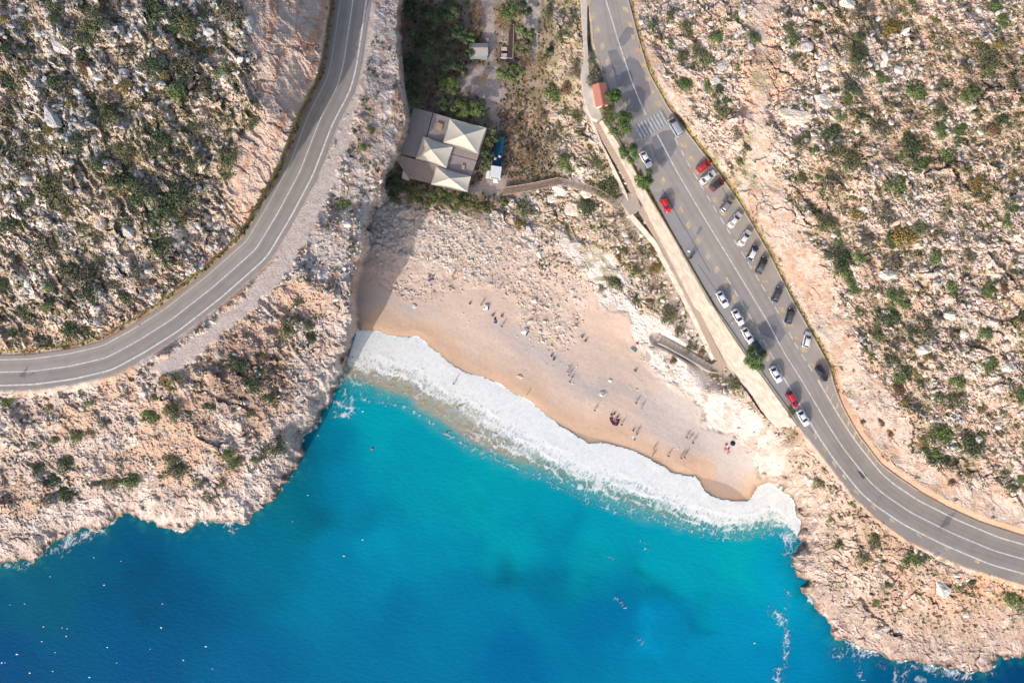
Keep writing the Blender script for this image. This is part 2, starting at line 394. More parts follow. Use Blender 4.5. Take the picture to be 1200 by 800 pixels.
# ------------------------------------------------------------ relief
rough = np.ones_like(GX)
rough *= 1-z_sand*.97; rough *= 1-z_sh*.9; rough *= 1-z_val*.8; rough *= 1-z_track*.9
rough *= 1-.12*coast_band
gr = ((s_mas > 0) & (upper_left < .5) & (GY < 330) & (GX > 360)).astype(np.float32); rough *= 1-.58*gr
rough = np.where(z_scree > .5, np.maximum(rough*(1-z_scree*.7), .22*z_scree), rough)
rough *= lerp(1, .45, z_cliff)*lerp(1, .34, z_cut)*lerp(1, .38, z_white)
big = (fbm(GX/60, GY/60, 41, 3)-.5)*5 + (ridged(GX/30, GY/30, 51, 4)-.55)*2.6
# strata run from upper left to lower right
u_ = (GX*.62+GY*.78); v_ = (-GX*.78+GY*.62)
strata = (ridged(u_/42+WX*1.2, v_/11+WX*2, 61, 3)-.55)*1.6
wx_ = GX+WF*5; wy_ = GY+WX*8
wf2 = fbm(GX/7, GY/7, 24, 3)-.5; wx_ = GX+WF*16+wf2*5; wy_ = GY+WX*30+(fbm(GX/7, GY/7, 29, 3)-.5)*5
ca_, sa_r = math.cos(.75), math.sin(.75)
bu = wx_*ca_+wy_*sa_r; bv = -wx_*sa_r+wy_*ca_                 # blocks are longer along the strata
ba, ea, cra = blocks(bu/19, bv/10, 71, .13)
bb, eb, crb = blocks(bu/8.5+3, bv/5.2, 72, .2)
bc, ec, crc = blocks(wx_/3.6, wy_/2.8+7, 73, .3)
gate = fbm(GX/34, GY/34, 81, 4)
bed = sstep(lerp(.34, .38, upper_left), lerp(.56, .60, upper_left), gate); patch = sstep(.47, .60, fbm(GX/75, GY/75, 85, 3)); bed = bed*(1-.65*patch); bed = np.maximum(bed, .85*coast_band)                        # where rock outcrops
loose = 1-bed
domeB = bb; domeC = bc
bz, ez, crz = blocks(bu/34+7, bv/19, 74, .07)
bigbed = sstep(lerp(.50, .44, upper_left), lerp(.60, .56, upper_left), fbm(GX/50, GY/50, 83, 3))
det = (bz*1.7*bigbed + ba*.95*bed*(1-.6*bigbed) + bb*(.48*bed*(1-.6*bigbed)+.22*loose) + bc*(.17+.12*loose))*lerp(.66, .82, upper_left)
micro = (vnoise(GX/1.7, GY/1.7, 91)-.5)*.22
relief = (big*.7 + strata*lerp(.6, 1.2, upper_left) + det + micro - .8)
shore_soft = sstep(-2, 5, land_d)*(1-is_beach) + is_beach*sstep(0, 20, land_d)
H_rel = relief*rough*lerp(.45, 1, shore_soft)
H_rel += z_sand*((fbm(GX/50, GY/50, 95, 3)-.5)*.35 + (vnoise(GX/3, GY/3, 96)-.5)*.03)*sstep(2, 20, land_d)
near_water = sstep(-1, 3, land_d)
HF = HF + np.where(land_d > -2, H_rel*near_water, 0)
HF = np.where((land_d > 1), np.maximum(HF, .08), HF)
HF = np.where((land_d > 4) & (is_beach < .5), np.maximum(HF, .35+.4*fbm(GX/6, GY/6, 5, 2)), HF)

KP = [(690,60),(735,150),(757,205),(740,190),(722,163),(706,140),(703,128),(697,105),(690,85),(689,70)]
HF = lerp(HF, np.float32(24.85), sstep(-2, 1, sdf(KP)))
# ledge and blend to the roads
def flatten(H, d, h, w0, w1):
    return lerp(H, h, 1-sstep(w0, w1, d))
HF = np.where(z_sh > .02, lerp(HF, ROAD_H-.25+WF*.2, z_sh*.9), HF)
wL = np.where(upper_left > .5, 5.0, 9.0)
dl = d_roadL-21
tL = 1-sstep(0, 1, np.clip((dl-1.5)/wL, 0, 1)); HF = lerp(HF, np.float32(ROAD_H-.12), tL)
dr = d_poly
tR = 1-sstep(0, 1, np.clip((dr-1.5)/6.0, 0, 1)); HF = lerp(HF, np.float32(ROAD_H-.12), tR)
def stamp(A, B, off, grow=1):
    """press the strip between two polylines with heights into the ground"""
    n = int(max(pl_len(np.array(A)), pl_len(np.array(B)))*2)+2
    a = resample(A, n); b = resample(B, n)
    m = int(np.max(np.hypot(*(a[:, :2]-b[:, :2]).T))*2)+2
    t = np.linspace(0, 1, m)[None, :, None]
    q = (a[:, None, :]*(1-t)+b[:, None, :]*t).reshape(-1, 3)
    ix = np.round(q[:, 0]).astype(int)-X0; iy = np.round(q[:, 1]).astype(int)-Y0
    ok = (ix > 1) & (iy > 1) & (ix < len(xs)-2) & (iy < len(ys)-2); ix, iy, hz = ix[ok], iy[ok], q[ok, 2]-off
    for dy in range(-grow, grow+1):
        for dx in range(-grow, grow+1):
            np.minimum.at(HF, (iy+dy, ix+dx), hz.astype(np.float32))
def offs(line, w):
    q = smoothline(line, max(12, int(pl_len(np.array(line, float))/4)), 2); nn = normals(q)
    a = q.copy(); b = q.copy(); a[:, :2] += nn*w; b[:, :2] -= nn*w
    return a, b
stamp(WALL_TOP, WALL_FOOT, .8, 0)
def near_h(line, n=60):
    q = resample(np.array(line, float), n); best = np.full(GX.shape, 1e9, np.float32); hh = np.zeros_like(GX)
    for p in q:
        d = (GX-p[0])**2+(GY-p[1])**2; m = d < best; best = np.where(m, d, best); hh = np.where(m, p[2], hh)
    return np.sqrt(best), hh
_d, _h = near_h(STAIR); cap = lerp(_h-1.0-.05*_d, HF, sstep(16, 42, _d)); HF = np.where((_d < 42) & (GY > 180) & (dr > 6) & (_d > 0), np.minimum(HF, cap), HF)
_d, _h = near_h(STAIR2); cap = lerp(_h-.5-.02*_d, HF, sstep(5, 10, _d)); HF = np.where((_d < 10), np.minimum(HF, cap), HF)
sa, sb = offs(STAIR, 5.0); 
# fill below the stairs so they rest on ground
def fill(A, B, off):
    n = int(max(pl_len(np.array(A)), pl_len(np.array(B)))*2)+2
    a = resample(A, n); b = resample(B, n); t = np.linspace(0, 1, 24)[None, :, None]
    q = (a[:, None, :]*(1-t)+b[:, None, :]*t).reshape(-1, 3)
    ix = np.round(q[:, 0]).astype(int)-X0; iy = np.round(q[:, 1]).astype(int)-Y0
    HF[iy, ix] = (q[:, 2]-off)
fill(sa, sb, .5)
fill([(x+1.2, y-.8, 24.9) for x, y, _ in WALL_TOP], [(x+8, y-4.5, 24.9) for x, y, _ in WALL_TOP], 0)
HF = np.where((dr < 1.0), np.minimum(HF, np.float32(24.88)), HF)
sa2, sb2 = offs(STAIR2, 5.0); fill(sa2, sb2, .4)

def Hs(px, py):
    px = np.clip(np.asarray(px, float)-X0, 0, len(xs)-1.001); py = np.clip(np.asarray(py, float)-Y0, 0, len(ys)-1.001)
    i = px.astype(int); j = py.astype(int); fx = px-i; fy = py-j
    return (HF[j, i]*(1-fx)+HF[j, i+1]*fx)*(1-fy)+(HF[j+1, i]*(1-fx)+HF[j+1, i+1]*fx)*fy
def hs(px, py): return float(Hs(px, py))
def field(F, px, py):
    i = np.clip(np.round(np.asarray(px)-X0).astype(int), 0, len(xs)-1); j = np.clip(np.round(np.asarray(py)-Y0).astype(int), 0, len(ys)-1)
    return F[j, i]

# ------------------------------------------------------------ ground colours (material zones, no shading)
def c3(r, g, b): return np.array([r, g, b], np.float32)
def mixc(A, B, t): return A + (B-A)*t[..., None]
n1 = fbm(GX/45, GY/45, 101, 4); n2 = fbm(GX/14, GY/14, 102, 4); n3 = fbm(GX/5, GY/5, 103, 3); n4 = vnoise(GX/1.6, GY/1.6, 104)
soilness = (1-bed)*sstep(.30, .62, fbm(GX/6.5, GY/6.5, 105, 4)+.12*(1-crb)) + .85*(1-ea)*bed + .7*(1-eb)*sstep(.3, .8, n2+.15)
soilness = np.clip(soilness + .55*(1-bed)*(crc < .38), 0, 1)
tint = (.80+.32*crc)[..., None]*(.86+.28*crb[..., None])
rockR = mixc(c3(.60,.54,.485)+0*GX[..., None], c3(.50,.47,.445), sstep(.4, .65, n2))*tint
soilR = mixc(c3(.47,.345,.27)+0*GX[..., None], c3(.46,.39,.32), sstep(.4, .6, n3))
gul = np.clip(zone([(905,-30),(914,60),(921,108),(905,125),(897,50),(893,-30)],5,8)+zone([(912,195),(928,270),(940,330),(922,330),(908,260),(902,205)],5,8)+.8*zone([(880,20),(900,90),(888,180),(868,200),(862,120)],8,12),0,1)
COL = mixc(rockR, soilR, soilness)
COL = mixc(COL, c3(.60,.43,.33)*(.9+.25*n3[..., None]), gul*.8)
COL = mixc(COL, c3(.22,.20,.125)*(.7+.6*n4[..., None]), sstep(.56, .70, fbm(GX/8, GY/8, 110, 4))*.75)
COL = mixc(COL, c3(.34,.29,.20)*(.75+.5*n4[..., None]), patch*sstep(.35, .55, n3)*.35)
# upper left hillside: greyer, darker, more scrub
rockL = mixc(c3(.66,.62,.58)+0*GX[..., None], c3(.49,.47,.46), sstep(.4, .6, n2))*tint
soilL = mixc(c3(.46,.37,.30)+0*GX[..., None], c3(.37,.33,.25), sstep(.4, .6, n3))
cL = mixc(rockL, soilL, np.clip(soilness*1.15, 0, 1))
cL = mixc(cL, c3(.20,.19,.125)*(.6+.8*n4[..., None]), sstep(.54, .66, fbm(GX/7, GY/7, 111, 4))*.7)
edgeL = upper_left*(1-sstep(20, 75, d_roadL))
cL = mixc(cL, mixc(c3(.62,.53,.46)+0*GX[..., None], c3(.46,.30,.21), sstep(.45, .6, n2)), np.clip(edgeL*1.2, 0, 1)*.7)
COL = mixc(COL, cL, upper_left)
# lower left headland
rockB = mixc(c3(.56,.50,.45)+0*GX[..., None], c3(.42,.37,.34), sstep(.4, .65, n2))*tint
soilB = mixc(c3(.46,.32,.24)+0*GX[..., None], c3(.48,.36,.27), sstep(.4, .6, n3))
cB = mixc(rockB*1.08, soilB*1.05, np.clip(soilness*.6+sstep(.52, .62, n1)*.8, 0, 1))
brownW = np.exp(-(((GX-285)/45)**2+((GY-440)/45)**2)*.8)+.8*np.exp(-(((GX-385)/18)**2+((GY-290)/60)**2))
cB = mixc(cB, c3(.24,.17,.13)*(.7+.6*n3[..., None]), np.clip(brownW, 0, 1)*sstep(.35, .6, n2+.1))
COL = mixc(COL, cB, below_left)
rocksea = mixc(c3(.55,.485,.44)+0*GX[..., None], c3(.43,.36,.32), sstep(.42, .62, n2))*tint
COL = mixc(COL, mixc(c3(.50,.44,.40)+0*GX[..., None], c3(.40,.31,.25), sstep(.5, .65, n2))*tint, gr*.95)
COL = mixc(COL, rocksea, coast_band*.85)
COL = mixc(COL, c3(.22,.15,.11)+0*GX[..., None], (1-is_beach)*(1-sstep(1, 5, land_d+WF*6))*.75)
# faces of the gorge
gs = ((right_hill < .5) & (s_mas < -20) & (GY < 330) & (GX > 630) & (z_white < .3)).astype(np.float32)
COL = mixc(COL, c3(.44,.34,.265)*(.8+.4*n3[..., None]), gs*sstep(.35, .55, fbm(GX/12, GY/12, 133, 4))*.7)
g = np.clip(1-np.abs(s_mas-8)/28, 0, 1)*(GY < 400)*(GX > 340)
COL = mixc(COL, mixc(c3(.46,.41,.38)+0*GX[..., None], c3(.36,.24,.17), sstep(.52, .66, fbm(GX/7, GY/30, 120, 4)))*tint**.6, np.clip(g*1.3, 0, 1)*.85)
# cuts
rust = fbm((GX*.9+GY*.3)/6, (GY*.9-GX*.3)/34, 121, 4)
ccl = mixc(c3(.46,.385,.335)+0*GX[..., None], c3(.42,.26,.18), sstep(.52, .68, rust)*.8)
COL = mixc(COL, ccl*(.9+.2*n3[..., None]), z_cliff)
cut = mixc(c3(.50,.42,.36)+0*GX[..., None], c3(.46,.32,.235), sstep(.50, .66, n2)*.85)
cut = mixc(cut, c3(.42,.26,.18)+0*GX[..., None], sstep(.62, .72, fbm(GX/6, GY/6, 122, 4))*.7)
COL = mixc(COL, cut*(.9+.2*crb[..., None]), z_cut*.92)
veg = z_cut*(GY < 220)*sstep(.48, .6, n1)
COL = mixc(COL, c3(.28,.26,.14)*(.6+.7*n4[..., None]), veg*sstep(.45, .6, fbm(GX/6, GY/6, 130, 3))*.7)
wh = mixc(c3(.62,.575,.525)+0*GX[..., None], c3(.46,.38,.315), sstep(.55, .68, n2)*.8*sstep(.3, .6, fbm(GX/20, GY/20, 123, 2)))
COL = mixc(COL, wh*(.92+.16*crb[..., None]), z_white)
# slope between stairs and gorge
COL = mixc(COL, c3(.30,.27,.14)*(.7+.6*n4[..., None]), ((right_hill < .5) & (s_mas < 0) & (GY < 330) & (GX > 640)).astype(np.float32)*sstep(.5, .62, fbm(GX/10, GY/10, 131, 4))*.6)
lowr = ((right_hill < .5) & (GX > 880) & (GY > 500)).astype(np.float32)*sstep(880, 930, GX)
COL = COL*(1-lowr[..., None]*np.array([.08,.14,.17], np.float32))
COL = mixc(COL, c3(.46,.33,.25)*(.85+.3*n3[..., None]), lowr*sstep(.46, .60, fbm(GX/22, GY/22, 134, 4))*.75*(1-coast_band))
COL = mixc(COL, c3(.50,.40,.33)*(.8+.4*n3[..., None]), np.clip(np.exp(-(((GX-955)/26)**2+((GY-540)/34)**2))*1.2+np.exp(-(((GX-992)/10)**2+((GY-610)/40)**2)), 0, 1)*.85)   # dusty lay-by
COL = mixc(COL, c3(.50,.33,.22)*(.85+.3*n3[..., None]), np.clip(np.exp(-(((GX-1150)/55)**2+((GY-690)/16)**2))*1.2, 0, 1)*.9)
COL = mixc(COL, c3(.56,.485,.43)*(.85+.3*n3[..., None]), z_sh*.85)
# valley
vf = mixc(c3(.30,.24,.19)+0*GX[..., None], c3(.22,.17,.11), sstep(.4, .6, n2))
COL = mixc(COL, vf, z_val); COL = mixc(COL, c3(.47,.40,.35)*(.85+.3*n3[..., None]), z_track*.95)
COL = mixc(COL, c3(.44,.40,.37)*(.85+.3*n3[..., None]), z_stream*.9)
COL = mixc(COL, mixc(c3(.36,.25,.17)+0*GX[..., None], c3(.30,.23,.19), sstep(.4, .6, n3))*(.7+.6*n4[..., None]), z_dry*.9)
# sand
ds = land_d + (n1-.5)*26
grey = np.exp(-((ds-60)/15)**2)*1.0*sstep(520, 640, GX) + sstep(740, 830, GX+GY*.3-130)*sstep(14, 40, ds) + sstep(770, 850, GX)*.8*sstep(8, 20, ds) + np.exp(-((ds-36)/9)**2)*.7*(1-sstep(480, 560, GX)) + .5*np.exp(-((ds-95)/9)**2)*sstep(640, 700, GX)
sand = mixc(c3(.64,.505,.41)+0*GX[..., None], c3(.50,.455,.43), np.clip(grey*sstep(.25, .5, n1+.15), 0, 1)*.9)
sand = mixc(sand, c3(.58,.415,.30)+0*GX[..., None], 1-sstep(6, 34, ds))
sand = mixc(sand, c3(.47,.335,.24)+0*GX[..., None], (1-sstep(1, 7, land_d+WF*3))*.8)
sand = sand*(.80+.12*n4[..., None])*(.93+.14*fbm((GX+GY*.5)/30, (GY-GX*.5)/4, 140, 3)[..., None])
COL = mixc(COL, sand, z_sand)
scr = mixc(c3(.62,.53,.46)+0*GX[..., None], c3(.56,.44,.35), soilness)*(.85+.3*crc[..., None])
COL = mixc(COL, scr, z_scree*.8*(1-z_sand*.35))
# verges: mossy ditch and ochre weeds along the asphalt
vg = np.exp(-((dr-3.0+WF*4)/2.2)**2)*right_hill
COL = mixc(COL, mixc(c3(.30,.28,.08)+0*GX[..., None], c3(.22,.15,.09), sstep(.4, .6, n2)), vg*.85*(GY < 450))
COL = mixc(COL, c3(.45,.30,.20)+0*GX[..., None], np.clip(np.exp(-((dr-5)/4.5)**2)*right_hill*(GY > 430), 0, 1)*.8)
vg2 = sstep(-.5, .5, dr)*(1-sstep(3.5, 5.5, dr+WF*3))*(1-right_hill)*(GY > 200)*(GY < 500)
COL = mixc(COL, mixc(c3(.30,.29,.09)+0*GX[..., None], c3(.34,.20,.12), sstep(.4, .6, n1)), vg2*.85)
vg3 = np.exp(-((dl-3.5+WF*4)/2.6)**2)*upper_left
COL = mixc(COL, mixc(c3(.20,.19,.06)+0*GX[..., None], c3(.14,.10,.07), sstep(.4, .6, n2)), vg3*.9)
COL = COL*(1+upper_left[..., None]*np.array([.09, .03, -.03], np.float32))
COL = COL*(1+(right_hill*(1-z_cut))[..., None]*np.array([.05, .0, -.02], np.float32))
COL = np.clip(COL*np.array([1.0, .975, 1.0], np.float32), .01, .9)

# ------------------------------------------------------------ ground meshes
ext = np.array([10, 22, 36, 52, 70, 92, 118, 150, 190, 240, 310, 400, 540, 750, 1100, 1600, 2300, 3200], float); NE = len(ext)
PX = np.r_[X0-ext[::-1], xs, X1+ext]; PY = np.r_[Y0-ext[::-1], ys, Y1+ext]
def padf(A):
    pad = [(NE, NE), (NE, NE)] + ([(0, 0)] if A.ndim == 3 else [])
    return np.pad(A, pad, mode='edge')
HP = padf(HF); CP = padf(COL); LP = padf(land_d)
MX, MY = np.meshgrid(PX, PY)
def soften(A, w):
    """outside the traced area the ground goes on as smoothed, gently varied slopes"""
    k = np.ones(2*w+1)/(2*w+1); out = A.copy()
    f = lambda v: np.convolve(np.pad(v, w, mode='edge'), k, mode='valid')
    for sl in list(range(NE))+list(range(-NE, 0)):
        d = (NE-sl) if sl >= 0 else (NE+1+sl); t_ = min(1.0, d/5.0)
        out[sl, :] = lerp(A[sl, :], f(A[sl, :]), t_)
    A2 = out.copy()
    for sl in list(range(NE))+list(range(-NE, 0)):
        d = (NE-sl) if sl >= 0 else (NE+1+sl); t_ = min(1.0, d/5.0)
        out[:, sl] = lerp(A2[:, sl], f(A2[:, sl]), t_)
    return out
dx_o = np.maximum(np.maximum(X0-MX, MX-X1), 0); dy_o = np.maximum(np.maximum(Y0-MY, MY-Y1), 0); d_o = np.hypot(dx_o, dy_o); t_o = sstep(0, 60, d_o)
HP = soften(HP, 50) + t_o*((fbm(MX/90+300, MY/90+300, 601, 4)-.5)*9+(fbm(MX/16+90, MY/16+90, 602, 3)-.5)*2.5*(d_o < 500))
CP = np.stack([soften(CP[..., i], 70) for i in range(3)], -1)*(1+t_o*(fbm(MX/14+50, MY/14+50, 603, 4)-.5)*1.1)[..., None]
HP = np.where((MY > Y1), -2.5, HP)
K = (CAM_H-HP)/FPX
VV = np.stack([(MX-600)*K, (400-MY)*K, HP], -1).reshape(-1, 3); CC = CP.reshape(-1, 3)
ny, nx = MX.shape
idx = np.arange(ny*nx).reshape(ny, nx)
Q = np.stack([idx[1:, :-1], idx[1:, 1:], idx[:-1, 1:], idx[:-1, :-1]], -1)
cellL = np.maximum.reduce([LP[1:, :-1], LP[1:, 1:], LP[:-1, 1:], LP[:-1, :-1]])
keep = cellL > -7
SP = padf(np.where((z_sand > .5) | ((is_beach > .5) & (land_d < 12)), 1, 0))
beach_c = SP[1:, 1:] > 0
UL = padf(upper_left); RH = padf(right_hill); MS = padf((s_mas > 0).astype(np.float32)); DR = padf(dr)
regions = {
 'beach': beach_c,
 'hillside': (UL[1:, 1:] > .5) | ((RH[1:, 1:] > .5)),
 'headland': (MS[1:, 1:] > 0) & (UL[1:, 1:] < .5),
}
done = np.zeros(keep.shape, bool)
ground_mat = attr_mat("rock and soil", rough=.95, spec=.15, noise=.22, nscale=2.2, bump=.8, bscale=3.0, bdist=.22)
sand_mat = attr_mat("beach sand", rough=.95, spec=.1, noise=.06, nscale=3, bump=.25, bscale=4, bdist=.08)
def ground_piece(name, mask, m, smooth):
    q = Q[mask & keep & ~done]; done[mask] = True
    u, inv = np.unique(q, return_inverse=True)
    me = np_mesh(name, VV[u], inv.reshape(-1, 4), m, CC[u], smooth)
    return tag(link(name, me), kind='structure')
ground_piece('beach', regions['beach'], sand_mat, True)
ground_piece('hillside', UL[1:, 1:] > .5, ground_mat, False)
ground_piece('hillside', RH[1:, 1:] > .5, ground_mat, False)
ground_piece('headland', regions['headland'], ground_mat, False)
ground_piece('terrain', np.ones(keep.shape, bool), ground_mat, False)

# ------------------------------------------------------------ sea
WE = 1.15      # light on a level surface, used only to turn seen sea colours into base colours
SEA = [(0,690,(2,84,128)),(60,690,(6,92,126)),(30,675,(10,98,128)),(150,650,(2,86,132)),(0,800,(0,78,132)),(150,780,(0,86,140)),(230,700,(0,88,138)),(290,640,(0,108,148)),(290,790,(0,100,152)),(400,650,(0,124,168)),(400,560,(0,134,176)),(380,510,(0,125,165)),(450,510,(0,160,184)),(430,485,(0,160,184)),(500,560,(0,152,180)),(450,620,(0,142,180)),(450,740,(0,112,162)),(600,610,(0,156,182)),(560,570,(0,162,182)),(550,700,(0,124,170)),(600,790,(0,106,162)),(700,640,(0,160,184)),(650,668,(0,122,164)),(700,730,(0,114,166)),(800,655,(0,164,186)),(785,745,(0,134,182)),(860,645,(0,172,184)),(860,720,(0,142,188)),(920,680,(0,162,198)),(900,785,(0,136,188)),(950,740,(0,140,188)),(985,770,(0,110,158)),(1040,795,(0,88,138)),(1150,800,(0,72,124)),(1200,790,(0,66,118)),(335,600,(0,112,140)),(360,530,(0,100,138)),(-120,760,(0,70,120)),(400,900,(0,95,150)),(900,900,(0,105,165)),(1320,880,(0,66,118)),(0,900,(0,66,120))]
wx = np.arange(X0, X1+1, 2, dtype=np.float32); wy = np.arange(360, Y1+1, 2, dtype=np.float32)
WXX, WYY = np.meshgrid(wx, wy)
num = np.zeros(WXX.shape+(3,)); den = np.zeros(WXX.shape)
qx = WXX+(fbm(WXX/60, WYY/60, 201, 3)-.5)*70; qy = WYY+(fbm(WXX/60, WYY/60, 205, 3)-.5)*70
for x, y, c in SEA:
    w = 1/((qx-x)**2+(qy-y)**2+500)**1.6
    num += w[..., None]*np.array(s2l(c)); den += w
WC = num/den[..., None]
for x, y, rx, ry, k in ((775,693,46,28,.15),(640,668,95,26,.08),(668,690,30,22,.05),(560,590,40,20,.05),(440,590,50,25,.10),(360,585,30,25,.12),(820,735,22,14,.12),(180,690,60,50,.10),(760,665,20,10,.10),(590,660,20,18,.18)):
    g = np.exp(-(((qx-x)/rx)**2+((qy-y)/ry)**2)**1.0)*(.6+.8*fbm(WXX/14, WYY/14, 211, 3))
    WC *= (1-k*1.7*g)[..., None]
for x, y, rx, ry, k in ((755,742,22,12,.22),(440,630,16,60,.08),(800,680,30,12,.06),(880,700,50,60,.05)):
    g = np.exp(-(((qx-x)/rx)**2+((qy-y)/ry)**2))
    WC = WC*(1+k*g[..., None])
WC *= (1+.07*(fbm(WXX/5, WYY/3, 221, 3)-.5)+.10*(fbm((WXX*.8+WYY*.6)/34, (WYY*.8-WXX*.6)/10, 222, 4)-.5))[..., None]
ldw = field(land_d, WXX, WYY); rk = (1-field(is_beach, WXX, WYY))*np.exp(-(np.maximum(-ldw, 0)/9.0)**1.2)*(.4+.9*fbm(WXX/9, WYY/9, 223, 3))
WC = mixc(WC, np.array(s2l((18,104,118)))+0*WXX[..., None], np.clip(rk*.75, 0, .8))
WC = mixc(WC, np.array(s2l((70,150,158)))+0*WXX[..., None], np.clip(rk*sstep(.5, .7, fbm(WXX/7, WYY/7, 224, 3))*.45, 0, .5))
WC[..., 1] *= lerp(1.08, 1.0, sstep(600, 800, WXX)*sstep(760, 680, WYY)); WC[..., 2] *= .97
SHALLOW = [(412,396),(402,440),(440,456),(472,468),(490,478),(512,493),(530,506),(560,524),(600,541),(660,562),(700,580),(740,597),(800,612),(870,620),(930,612),(925,560),(760,500),(560,400)]
dsh = dist_line(SHALLOW+[SHALLOW[0]], WXX, WYY); dsh = np.where(inside(SHALLOW, WXX, WYY), dsh, -dsh)
dsh += (fbm(WXX/12, WYY/12, 231, 3)-.5)*10
rr = sstep(560, 680, WXX)
shal = mixc(np.array(s2l((176,168,146)))+0*WXX[..., None], np.array(s2l((112,166,160))), rr)
WC = mixc(WC, np.array(s2l((92,176,176)))+0*WXX[..., None], sstep(-18, 2, dsh)*lerp(.55, .7, rr))
WC = mixc(WC, shal, sstep(-3, 9, dsh)*(1-.0*rr))
# churned water under the foam is paler
chn = sstep(.3, .75, fbm(WXX/5, WYY/5, 241, 4))
WC = mixc(WC, np.array(s2l((188,204,204)))+0*WXX[..., None], sstep(4, 24, dsh)*chn*.65)
WC = np.clip(WC/WE, .0005, .8)
exx = np.array([40, 120, 300, 800, 2500, 9000], float)
sx = np.r_[X0-exx[::-1], wx, X1+exx]; sy = np.r_[wy, Y1+exx]
SX, SY = np.meshgrid(sx, sy)
WCP = np.pad(WC, [(0, 6), (6, 6), (0, 0)], mode='edge')
V = np.stack([(SX-600)*CAM_H/FPX, (400-SY)*CAM_H/FPX, 0*SX], -1).reshape(-1, 3)
ii = np.arange(SX.size).reshape(SX.shape)
Fq = np.stack([ii[1:, :-1], ii[1:, 1:], ii[:-1, 1:], ii[:-1, :-1]], -1).reshape(-1, 4)
wm = bpy.data.materials.new("sea water"); wm.use_nodes = True
nt = wm.node_tree; b = nt.nodes["Principled BSDF"]; b.inputs["Roughness"].default_value = .12; b.inputs["Specular IOR Level"].default_value = .16
b.inputs["IOR"].default_value = 1.33
a = nt.nodes.new("ShaderNodeAttribute"); a.attribute_name = "Col"; nt.links.new(a.outputs["Color"], b.inputs["Base Color"])
tc = nt.nodes.new("ShaderNodeTexCoord"); mp = nt.nodes.new("ShaderNodeMapping"); mp.inputs["Scale"].default_value = (.9, 1.6, 1)
mp.inputs["Rotation"].default_value = (0, 0, .5)
nt.links.new(tc.outputs["Object"], mp.inputs[0])
n = nt.nodes.new("ShaderNodeTexNoise"); n.inputs["Scale"].default_value = .7; n.inputs["Detail"].default_value = 7; n.inputs["Roughness"].default_value = .6
nt.links.new(mp.outputs[0], n.inputs["Vector"])
bp = nt.nodes.new("ShaderNodeBump"); bp.inputs["Strength"].default_value = .30; bp.inputs["Distance"].default_value = .4
nt.links.new(n.outputs[0], bp.inputs["Height"]); nt.links.new(bp.outputs[0], b.inputs["Normal"])
tag(link('sea_water', np_mesh('sea_water', V, Fq, wm, WCP.reshape(-1, 3), True)), kind='structure')

# ------------------------------------------------------------ surf
SWASH = COAST[29:57]
OUTER = [(398,452),(418,466),(446,470),(478,476),(505,492),(530,512),(565,532),(600,545),(640,562),(680,584),(720,598),(760,605),(800,618),(840,630),(880,628),(915,622),(942,632)]
LAND_F = land_d
foam_mat = attr_mat("sea foam", rough=.9, spec=.3, noise=.05, nscale=2, bump=.05, bscale=3, bdist=.05)
def foam_sheet(name, bbox, dens, step=.5, z=.05, thick=.22):
    x = np.arange(bbox[0], bbox[2], step, dtype=np.float32); y = np.arange(bbox[1], bbox[3], step, dtype=np.float32)
    FX, FY = np.meshgrid(x, y)
    D = dens(FX, FY)
    wxx = fbm(FX/7, FY/7, 301, 3)-.5; wyy = fbm(FX/7, FY/7, 305, 3)-.5
    fs_ = (FX*.84+FY*.54); fo_ = (-FX*.54+FY*.84)          # along and away from the shore
    fs2 = fs_+(fbm(fs_/9, fo_/16, 302, 3)-.5)*16; fo2 = fo_+wyy*14
    a1, a2, _ = worley(fs2/5.2, fo2/9.5, 311)
    b1, b2, _ = worley((fs_+wxx*9)/3.0+9, (fo_+wyy*9)/4.6, 312)
    lac = np.minimum((a2-a1)*1.1, 1.1*(b2-b1)+.10)
    cl = fbm(FX/4, FY/4, 321, 4)
    thr = lerp(-.01, .60, sstep(.08, 1.12, D)) + (cl-.5)*.34 + .35*sstep(.92, 1.12, D)
    soft = np.clip((thr-lac)*4.5+.5, 0, 1)*sstep(.02, .2, D)
    base_ = .74*sstep(.34, 1.10, D+(fbm(FX/10, FY/10, 303, 3)-.5)*.5)
    on = ((soft > .04) | (base_ > .03)) & (D > .03)
    Z = z + thick*np.clip(D-.3, 0, 1)*(.4+.6*fbm(FX/16, FY/16, 331, 2)) + .04*soft
    G = field(HF, FX, FY); Z = np.maximum(Z, G+.05)
    kk = (CAM_H-Z)/FPX
    V = np.stack([(FX-600)*kk, (400-FY)*kk, Z], -1).reshape(-1, 3)
    # foam thins where it is sparse: a thin film is tinted by the water's own colour
    wi = np.clip(((FX-X0)/2).astype(int), 0, WC.shape[1]-1); wj = np.clip(((FY-360)/2).astype(int), 0, WC.shape[0]-1)
    den_ = np.maximum(soft*lerp(.62, 1.0, sstep(.25, .8, D)), base_)*(1-.17*sstep(.10, .42, lac+(cl-.5)*.3))*(.92+.08*sstep(.3, .6, fbm(FX/2.2, FY/2.2, 371, 3)))
    cc = mixc(WC[wj, wi].astype(np.float32), np.array([.80,.81,.81])*np.ones_like(V.reshape(FX.shape+(3,))), den_).reshape(-1, 3)
    ii = np.arange(FX.size).reshape(FX.shape)
    q = np.stack([ii[1:, :-1], ii[1:, 1:], ii[:-1, 1:], ii[:-1, :-1]], -1)[on[1:, :-1]]
    u, inv = np.unique(q, return_inverse=True)
    me = np_mesh(name, V[u], inv.reshape(-1, 4), foam_mat, cc[u], True)
    return tag(link(name, me), kind='stuff')
